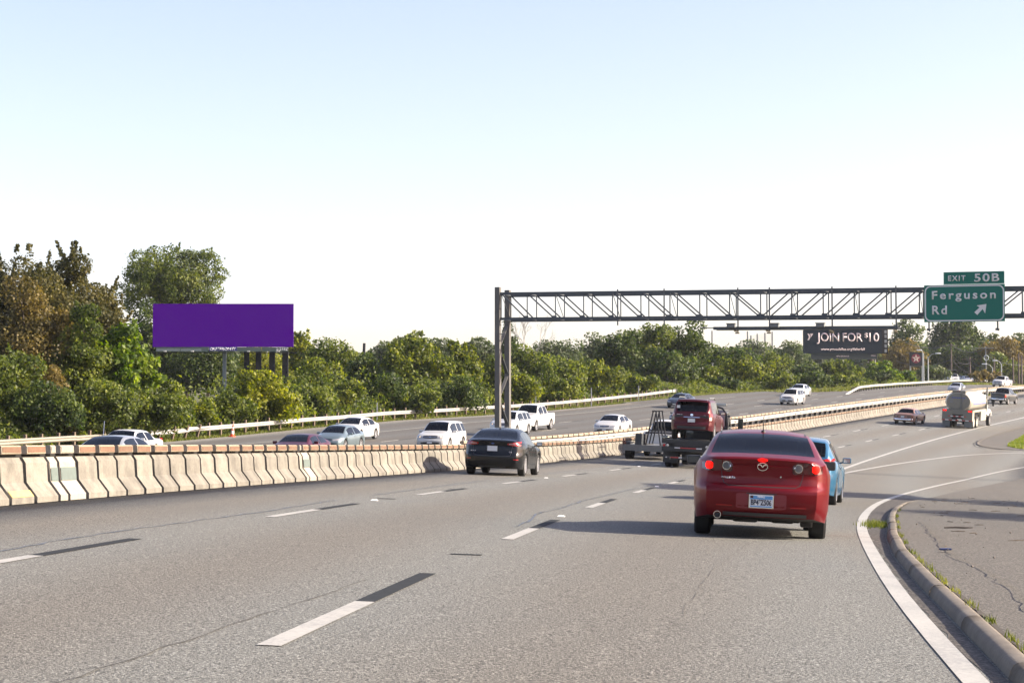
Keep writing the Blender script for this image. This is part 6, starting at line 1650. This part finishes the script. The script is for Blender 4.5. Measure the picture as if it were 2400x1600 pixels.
def tree(name, label, px, top, wpx, Y, kind, leaf=None, cat='tree', depth=.8, spikes=.0, clumpr=.25, base=None, bottom=0., dens=1.0, seed=None, gaps=0., trunk=True, group=None, shape='round', low=None):
    """px/top/wpx describe the crown; it stands on the ground at depth Y. bottom: crown base above ground as a share of the height"""
    rng = np.random.RandomState(seed if seed is not None else int(px*7+top*3+wpx) % 99991)
    pt = at(px, top, Y); Wd = wpx*Y/FPX; g = float(ground_z(pt.x, pt.y)[0])-.15
    if base is not None: g = min(g, at(px, base, Y).z)
    H = max(pt.z-g, 1.0)
    root = empty(name, (pt.x, pt.y, g)); tag(root, label, cat, group)
    z0 = bottom*H; ch = H-z0; rx = Wd/2; ry = rx*depth; rz = ch/2; cz = z0+rz
    if leaf is None: leaf = .125*max(1, Y/118)**.80
    # clumps on the crown envelope
    K = int(np.clip((40 if shape == 'open' else 26)*(Wd*ch/30)**.6, 22, 170))
    cl = []
    while len(cl) < K:
        d = rng.normal(size=3); d /= np.linalg.norm(d)
        if d[2] < -.55 and bottom < .1: continue
        k = rng.uniform(.45, .88) if rng.rand() < .75 else rng.uniform(.1, .5)
        e = 1.0
        if shape == 'cone': e = 1-.45*max(0, d[2])
        if shape == 'bush': e = 1.0
        c = np.array([d[0]*rx*k*e, d[1]*ry*k*e, cz+d[2]*rz*k])
        if shape != 'open' and bottom < .1: c[2] = max(c[2], rz*.25)
        cl.append(c)
    cl = np.array(cl); cr = np.minimum(rx, rz)*clumpr*2*rng.uniform(.5, 1.15, K)*.80; cr = np.clip(cr, .3, 2.4)
    # keep clumps inside the measured outline
    n = int(np.clip(dens*5.6*(Wd*ch)/(leaf*leaf), 800, 36000)); n = int(n*(1-gaps*.4))
    wts = cr**2; wts /= wts.sum(); i = rng.choice(K, n, p=wts)
    d = rng.normal(size=(n, 3)); d /= np.linalg.norm(d, axis=1)[:, None]
    rad = cr[i]*(.55+.5*rng.rand(n)**.6); rad[rng.rand(n) < .07] *= 1.25
    P = cl[i]+d*rad[:, None]*np.array([1.05, 1.05, .85])
    if spikes:
        # upright shoots of foliage
        ns = int(K*2.2*spikes); sp = []; nrm = []
        for q in range(ns):
            c = cl[rng.randint(K)]; u = rng.normal(size=3); u /= np.linalg.norm(u); u[2] = abs(u[2])*.6+.35
            st = c+u*cr.mean()*.75; dr = np.array([rng.normal()*.28, rng.normal()*.28, 1.0]); dr /= np.linalg.norm(dr); ln = rng.uniform(.4, 1.1)*min(1.7, H*.13)*(.6+spikes*.5)
            m = int(ln/leaf*9); t = rng.rand(m)
            sp.append(st+dr*ln*t[:, None]+rng.normal(size=(m, 3))*(leaf*.8*(1.15-t))[:, None])
        if sp: P = np.concatenate([P]+sp); d = np.concatenate([d, rng.normal(size=(len(P)-len(d), 3))]); d /= np.linalg.norm(d, axis=1)[:, None]
    # fill the inside sparsely
    m = int(n*.16); q = rng.normal(size=(m, 3)); q /= np.linalg.norm(q, axis=1)[:, None]; q = q*(rng.rand(m)**.5*.75)[:, None]*np.array([rx, ry, rz])+np.array([0, 0, cz])
    if gaps < .3: P = np.concatenate([P, q]); d = np.concatenate([d, q-np.array([0, 0, cz])]); 
    P[:, 2] = np.maximum(P[:, 2], .05)
    over = P[:, 2] > H; P[over, 2] = H-rng.rand(over.sum())*.4
    wid = np.abs(P[:, 0]) > rx*1.06; P = P[~wid]; d = d[~wid]
    Nn = d*.8+rng.normal(size=d.shape)*.85+np.array([.1, 0, .2]); Nn /= np.linalg.norm(Nn, axis=1)[:, None]
    me = leaf_mesh('crown', P, Nn, leaf, rng, 1.5)
    obj_from('crown', me, LM[kind], root)
    if trunk:
        mb = MB(); tr = max(.08, H*.022)
        mid = Vector((rng.normal()*.2, rng.normal()*.2, cz*.7))
        mb.tube([(0, 0, -.3), mid*.5, mid], [tr*1.2, tr, tr*.75], 8)
        for c in cl[rng.permutation(K)[:(12 if gaps else 6)]]:
            e_ = Vector(c); k = mid.lerp(e_, .45)+Vector((0, 0, .08*H*rng.rand())); mb.tube([mid*rng.uniform(.6, 1), k, e_], [tr*.55, tr*.35, tr*.10], 5)
        mb.build('trunk', M_BARK, root, True)
    return root

TREES = [
 # left mass, close to the rail
 ('tree', 'rust brown leafed tree at the left edge, tallest of the left group', 45, 572, 330, 126, 'brownd', dict(spikes=.9, clumpr=.22)),
 ('tree', 'olive brown spiky topped tree right of the tallest rust brown tree', 165, 566, 240, 131, 'brownd', dict(spikes=1.0, clumpr=.2)),
 ('tree', 'brown tree whose spiky tips slope down toward the round elm', 243, 640, 130, 134, 'brownd', dict(spikes=1.0, clumpr=.22)),
 ('tree', 'orange brown tree in front of the tall spiky trees at the left edge', 70, 640, 260, 118, 'brown', dict(spikes=.2, clumpr=.22)),
 ('tree', 'green tree with small leaves between the orange brown tree and the bright one', 185, 690, 150, 117, 'olive', dict(spikes=.2)),
 ('tree', 'bright green broad leafed tree leaning toward the billboard', 275, 715, 170, 119, 'bright', dict(spikes=.2, leaf=.21, clumpr=.2, dens=.8)),
 ('tree', 'bright yellow green sapling beside the left end of the billboard', 345, 815, 105, 121, 'bright', dict(leaf=.2, dens=.8, clumpr=.22, spikes=.3)),
 ('shrub', 'brown shrub low under the orange brown tree', 118, 820, 130, 113, 'brown', dict(trunk=False)),
 ('shrub', 'green shrub at the left edge behind the shaded rail', 15, 790, 170, 111, 'olive', dict(spikes=.2, trunk=False)),
 ('shrub', 'dark green shrub behind the rail left of the two light cars', 100, 890, 190, 110, 'dark', dict(trunk=False)),
 ('shrub', 'dense green shrub behind the two light cars at left', 235, 872, 210, 113.5, 'olive', dict(trunk=False, spikes=.2)),
 ('shrub', 'feathery olive shrub under the left end of the billboard', 375, 890, 190, 118, 'olive', dict(trunk=False, spikes=.5)),
 ('shrub', 'small olive shrub behind the traffic cone', 465, 930, 130, 132.5, 'willow', dict(trunk=False, spikes=.3)),
 # elm and dark mass behind the board
 ('elm_tree', 'big round crowned elm rising behind the purple billboard', 408, 562, 290, 224, 'olive', dict(bottom=.46, gaps=.2, clumpr=.155, shape='open', dens=1.5, leaf=.16, seed=21, spikes=.1)),
 ('tree', 'dark ivy covered tree mass left of and behind the billboard', 345, 690, 120, 217, 'dark', dict()),
 ('tree', 'dark tree seen under the billboard left half', 440, 760, 190, 218, 'dark', dict()),
 ('tree', 'dark leafy tree filling the gap below the billboard, left of its steel post', 490, 800, 190, 213, 'dark', dict()),
 ('tree', 'sunlit yellow green sapling seen between the billboard posts', 610, 800, 150, 228, 'yellow', dict(spikes=.4)),
 ('tree', 'tree with yellow top touching the right end of the billboard', 712, 764, 78, 222, 'yellow', dict(spikes=.5)),
 ('tree', 'olive tree right of the billboard with an even slope to the right', 775, 782, 155, 196, 'olive', dict(spikes=.3)),
 ('bush', 'large yellow tipped bush under the billboard posts', 585, 868, 215, 141, 'yellow', dict(trunk=False, spikes=1.2, clumpr=.2)),
 ('bush', 'dark green bush core in front of the yellow tipped bush', 545, 915, 130, 137.5, 'olive', dict(trunk=False, spikes=.3)),
 ('bush', 'yellow leafed bush at the foot of the yellow tipped bush', 672, 905, 95, 141, 'yellow', dict(trunk=False)),
 ('bush', 'green bush right of the yellow leafed bush', 742, 890, 115, 152, 'olive', dict(trunk=False, spikes=.5)),
 ('tree', 'olive tree with feathery shoots above the white sedan with wheels', 745, 838, 150, 166, 'willow', dict(spikes=.9)),
 ('bush', 'bright green bush above the white sedan with wheels', 812, 885, 90, 157, 'willow', dict(trunk=False, spikes=.8)),
 ('tree', 'dark green tree behind the leaning pole', 858, 818, 110, 186, 'dark', dict()),
 ('bush', 'round dark bush right of the bright green bush', 915, 873, 140, 167, 'dark', dict(trunk=False)),
 ('willow_tree', 'willow like tree with yellow green shoots, left of the gantry leg', 978, 792, 190, 184, 'willow', dict(spikes=1.3, clumpr=.2)),
 ('willow_tree', 'willow like tree with yellow green top next to the gantry leg', 1082, 800, 130, 186, 'willow', dict(spikes=1.2, clumpr=.2)),
 ('bush', 'green bush behind the white crossover', 990, 905, 120, 165, 'olive', dict(trunk=False, spikes=.5)),
 ('bush', 'green bush just left of the gantry leg', 1085, 880, 130, 174, 'dark', dict(trunk=False, spikes=.4)),
 ('tree', 'green tree directly behind the gantry leg', 1165, 830, 110, 190, 'olive', dict(spikes=.4)),
 ('tree', 'green tree right of the gantry leg', 1240, 800, 130, 200, 'olive', dict(spikes=.5)),
 ('bush', 'yellow green bush behind the white crew cab pickup', 1232, 872, 110, 189, 'willow', dict(trunk=False, spikes=.6)),
 ('tree', 'olive tree second to the right of the gantry leg', 1318, 818, 130, 206, 'olive', dict(spikes=.4)),
 ('bush', 'green bush left of the white sedan on the far road', 1330, 878, 130, 198, 'willow', dict(trunk=False, spikes=.8)),
 ('tree', 'yellow green tree above the white sedan on the far road', 1405, 838, 130, 213, 'willow', dict(spikes=.8)),
 ('bush', 'yellow green bush next to the right end of the roadside rail', 1495, 872, 130, 222, 'willow', dict(trunk=False, spikes=.5)),
 ('tree', 'big dark oak, left crown of the tall pair behind the truss', 1452, 762, 130, 247, 'dark', dict(clumpr=.2)),
 ('tree', 'big dark oak with the highest crown behind the truss', 1515, 736, 150, 250, 'olive', dict(clumpr=.19)),
 ('tree', 'big dark oak, right crown of the tall group behind the truss', 1605, 744, 135, 252, 'dark', dict(clumpr=.19)),
 ('tree', 'dark oak in front of the tall pair above the carried red vehicle', 1570, 815, 160, 243, 'dark', dict()),
 ('bush', 'dark bush right of the dark blue grey sedan', 1655, 850, 110, 252, 'olive', dict(trunk=False)),
 ('tree', 'dark tree behind the wide yellow topped bush', 1712, 802, 140, 290, 'dark', dict()),
 ('tree', 'dark olive tree left of the dark billboard', 1800, 815, 120, 300, 'olive', dict()),
 ('bush', 'wide rounded bush with yellow green top left of the white sport utility vehicle', 1745, 832, 185, 262, 'willow', dict(trunk=False, spikes=.7)),
 ('bush', 'small green bush at the left foot of the wide rounded bush', 1660, 880, 90, 249, 'olive', dict(trunk=False, spikes=.4)),
 ('tree', 'tree whose crown touches the left edge of the dark billboard', 1850, 795, 100, 392, 'grey', dict()),
 ('tree', 'dark tree under the left end of the dark billboard', 1885, 848, 110, 305, 'dark', dict()),
 ('bush', 'dark green bush by the verge just right of the silver sedan', 1905, 862, 90, 262, 'dark', dict(trunk=False)),
 ('bush', 'dark green bush by the verge behind the white sport utility vehicle', 1835, 868, 100, 256, 'olive', dict(trunk=False)),
 ('bush', 'low dark bush at the verge between the wide rounded bush and the small green one', 1700, 880, 100, 248, 'dark', dict(trunk=False)),
 ('bush', 'low green bush behind the turned down end of the far rail', 1975, 868, 100, 276, 'olive', dict(trunk=False)),
 ('bush', 'low dark bush between the billboard pole and the star sign', 2060, 866, 90, 300, 'dark', dict(trunk=False)),
 ('tree', 'green tree with bright leaves under the dark billboard', 1965, 840, 140, 308, 'olive', dict(spikes=.3)),
 ('bush', 'green bush by the turned down end of the far rail', 1925, 880, 100, 286, 'olive', dict(trunk=False)),
 ('tree', 'green tree right of the billboard pole', 2070, 845, 90, 325, 'bright', dict()),
 ('bush', 'bright green bush behind the far rail below the star sign', 2110, 862, 80, 318, 'bright', dict(trunk=False)),
 ('bush', 'rounded grey green bush right of the star sign', 2188, 848, 90, 352, 'grey', dict(trunk=False)),
 ('tree', 'hazy dark tree rising between billboard and exit sign', 2128, 741, 110, 440, 'dark', dict(clumpr=.17, gaps=.4, dens=.9)),
 ('tree', 'olive tree below the hazy dark tree behind the star sign', 2115, 790, 130, 425, 'gold', dict()),
 ('tree', 'large dark tree right of the star sign, spreading below the exit sign', 2240, 742, 160, 445, 'dark', dict(clumpr=.15, spikes=.8)),
 ('tree', 'dark tree body behind the overhead wires', 2235, 800, 190, 432, 'dark', dict()),
 ('tree', 'hazy round tree top right below the exit sign', 2322, 765, 62, 470, 'grey', dict()),
 ('tree', 'golden brown topped wide tree at the right edge', 2350, 784, 130, 425, 'gold', dict(clumpr=.2)),
 ('tree', 'hazy tree top at the right edge behind the golden brown tree', 2380, 772, 70, 480, 'grey', dict()),
 ('tree', 'green tree below the golden brown tree', 2345, 825, 120, 412, 'olive', dict(spikes=.3)),
 ('tree', 'golden brown tree cut by the right picture edge', 2425, 790, 100, 428, 'gold', dict()),
 ('bush', 'yellowish low bushes behind the far rail by the street lamp', 2305, 866, 90, 372, 'gold', dict(trunk=False, spikes=.6)),
 # background tops
 ('tree', 'hazy far tree top above the leaning pole', 905, 786, 80, 335, 'grey', dict()),
 ('tree', 'pale hazy far tree top, the highest above the willow like tree', 958, 770, 95, 345, 'willow', dict(spikes=.5)),
 ('tree', 'hazy far tree top right of the pale highest one', 1035, 792, 110, 340, 'grey', dict()),
 ('tree', 'hazy far tree top left of the gantry leg', 1125, 780, 90, 330, 'grey', dict()),
 ('tree', 'slim far tree top seen behind the gantry columns', 1192, 752, 60, 300, 'dark', dict(spikes=.6, shape='cone')),
 ('tree', 'hazy far trees right of the bare tree', 1305, 785, 120, 340, 'grey', dict()),
 ('tree', 'hazy far tree left of the big oaks', 1385, 776, 110, 350, 'grey', dict()),
 ('tree', 'hazy far tree behind the net poles', 1770, 795, 100, 420, 'grey', dict()),
]
for nm, lb, px, tp_, wd, Y, kd, kw in TREES:
    tree(nm, lb, px, tp_, wd, Y, kd, cat='bush' if nm in ('bush', 'shrub') else 'tree', **kw)

# leafless tree
def bare_tree(px, top, Y, wpx):
    rng = random.Random(5); p = at(px, top, Y); g = float(ground_z(p.x, p.y)[0]); H = p.z-g; root = empty('bare_tree', (p.x, p.y, g)); tag(root, 'pale leafless tree top between the gantry columns and the green trees', 'tree')
    mb = MB()
    def br(a, d, l, r, k):
        b = a+d*l; mb.tube([a, a.lerp(b, .5)+Vector((rng.gauss(0, .05), 0, 0))*l, b], [r, r*.8, r*.6], 4)
        if k > 0:
            for _ in range(3 if k > 1 else 4):
                q = (d+Vector((rng.gauss(0, .42), rng.gauss(0, .42), rng.uniform(-.05, .3)))).normalized(); br(a.lerp(b, rng.uniform(.55, 1)), q, l*rng.uniform(.55, .75), r*.6, k-1)
    br(Vector((0, 0, 0)), Vector((0, 0, 1)), H*.5, .12, 5)
    mb.build('branches', mat('pale_bark', (.28, .27, .25), rough=.9), root)
bare_tree(1238, 756, 300, 70)

# far wood that closes the view, one mass
def far_wood():
    rng = np.random.RandomState(8); P = []
    for k in range(330):
        px = rng.uniform(-900, 3300); Y = rng.uniform(500, 700)
        if Y*abs(px-1200)/FPX > 900: continue
        top = 838-10*math.sin(px*.004)-rng.rand()*18 if px < 1900 else 815-rng.rand()*18
        a = at(px, top, Y); g = float(np.clip(ground_z(a.x, a.y)[0], -2, 11)); H = a.z-g; r = rng.uniform(4, 8)
        m = 420; d = rng.normal(size=(m, 3)); d /= np.linalg.norm(d, axis=1)[:, None]; d *= (.7+.35*rng.rand(m))[:, None]
        P.append(np.array([a.x, a.y, g+H/2])+d*np.array([r, r*.7, H/2]))
    for k in range(170):                       # the wood goes on round the back of the camera
        a = rng.uniform(math.pi*1.02, math.pi*1.98) if k % 6 else rng.uniform(-.25, .3); dd = rng.uniform(95, 210); x, y = dd*math.cos(a), dd*math.sin(a)-10
        if abs(x-y*.12) < 26 and y < 0: continue
        g = float(ground_z(x, y)[0]); H = rng.uniform(11, 19); r = rng.uniform(5, 9); m = 420; d = rng.normal(size=(m, 3)); d /= np.linalg.norm(d, axis=1)[:, None]; d *= (.7+.35*rng.rand(m))[:, None]
        P.append(np.array([x, y, g+H/2])+d*np.array([r, r, H/2]))
    P = np.concatenate(P); Nn = rng.normal(size=P.shape); Nn[:, 2] += .5; Nn /= np.linalg.norm(Nn, axis=1)[:, None]
    o = obj_from('distant_woods', leaf_mesh('distant_woods', P, Nn, 1.5, rng), LM['grey']); tag(o, 'hazy distant woods closing the view behind the roadside trees', 'woods', kind='stuff')
far_wood()
# undergrowth that fills the foot of the tree line, one mass
def undergrowth():
    rng = np.random.RandomState(9)
    n = 90000; s = 66+264*rng.rand(n)**1.35; n0 = np.interp(s, [60, 200, 225, 245, 262, 330], [39.9, 40.1, 40.0, 36.5, 33.0, 29.6])
    nn = n0+np.abs(rng.normal(0, 2.4, n)); P = W(s, np.clip(nn, 0, 46), 0); hh = 2.3*np.interp(nn-n0, [0, 1.2, 4], [.35, 1.0, 1.5])*np.interp(s, [60, 200, 222, 330], [1, 1, .4, .25])*(.7+.6*np.sin(s*.35)**2)
    P[:, 2] += rng.rand(n)**1.3*hh
    Nn = rng.normal(size=P.shape)+np.array([.2, -.2, .5]); Nn /= np.linalg.norm(Nn, axis=1)[:, None]
    o = obj_from('undergrowth', leaf_mesh('undergrowth', P, Nn, .18, rng), LM['olive']); tag(o, 'tangled green undergrowth behind the roadside guardrail', 'undergrowth', kind='stuff')
undergrowth()

# outside the frame to the right: a board added for its shadow, and trees
def side_board():
    root = empty('shadow_board', (27.3, 55.2, -1.8)); tag(root, 'unseen board added beyond the right picture edge to shade a band of the ramp', 'billboard')
    part(root, 'poster_face', M_DKW, lambda b: b.box((0, 0, 10.4), (.3, 6.6, 4.2))); part(root, 'pole', M_WOOD, lambda b: b.tube([(0, 0, -.5), (0, 0, 8.4)], .3, 10), True)  # blank added panel, shaped only to throw the shadow band
side_board()
tree('tree', 'tree beyond the right picture edge that shades the dry grass', 3535, 496, 800, 50, 'dark', bottom=.0, depth=1.4, dens=1.5)
tree('tree', 'second tree beyond the right picture edge, nearer to the camera', 4040, 325, 1000, 37, 'dark', bottom=.0, depth=1.3, dens=1.2)

# ------------------------------------------------------------------ air
def haze(density=.0012):
    m = bpy.data.materials.new('haze_air'); m.use_nodes = True; nt = m.node_tree; nt.nodes.clear(); out = nt.nodes.new('ShaderNodeOutputMaterial')
    v = nt.nodes.new('ShaderNodeVolumePrincipled'); v.inputs['Color'].default_value = (.86, .92, 1.0, 1); v.inputs['Density'].default_value = density; v.inputs['Anisotropy'].default_value = .25
    nt.links.new(v.outputs[0], out.inputs['Volume'])
    mb = MB(); mb.box((0, 1800, 29), (7600, 5600, 72)); o = mb.build('haze', m); o['kind'] = 'stuff'
HAZE = .00008
if HAZE: haze(HAZE)
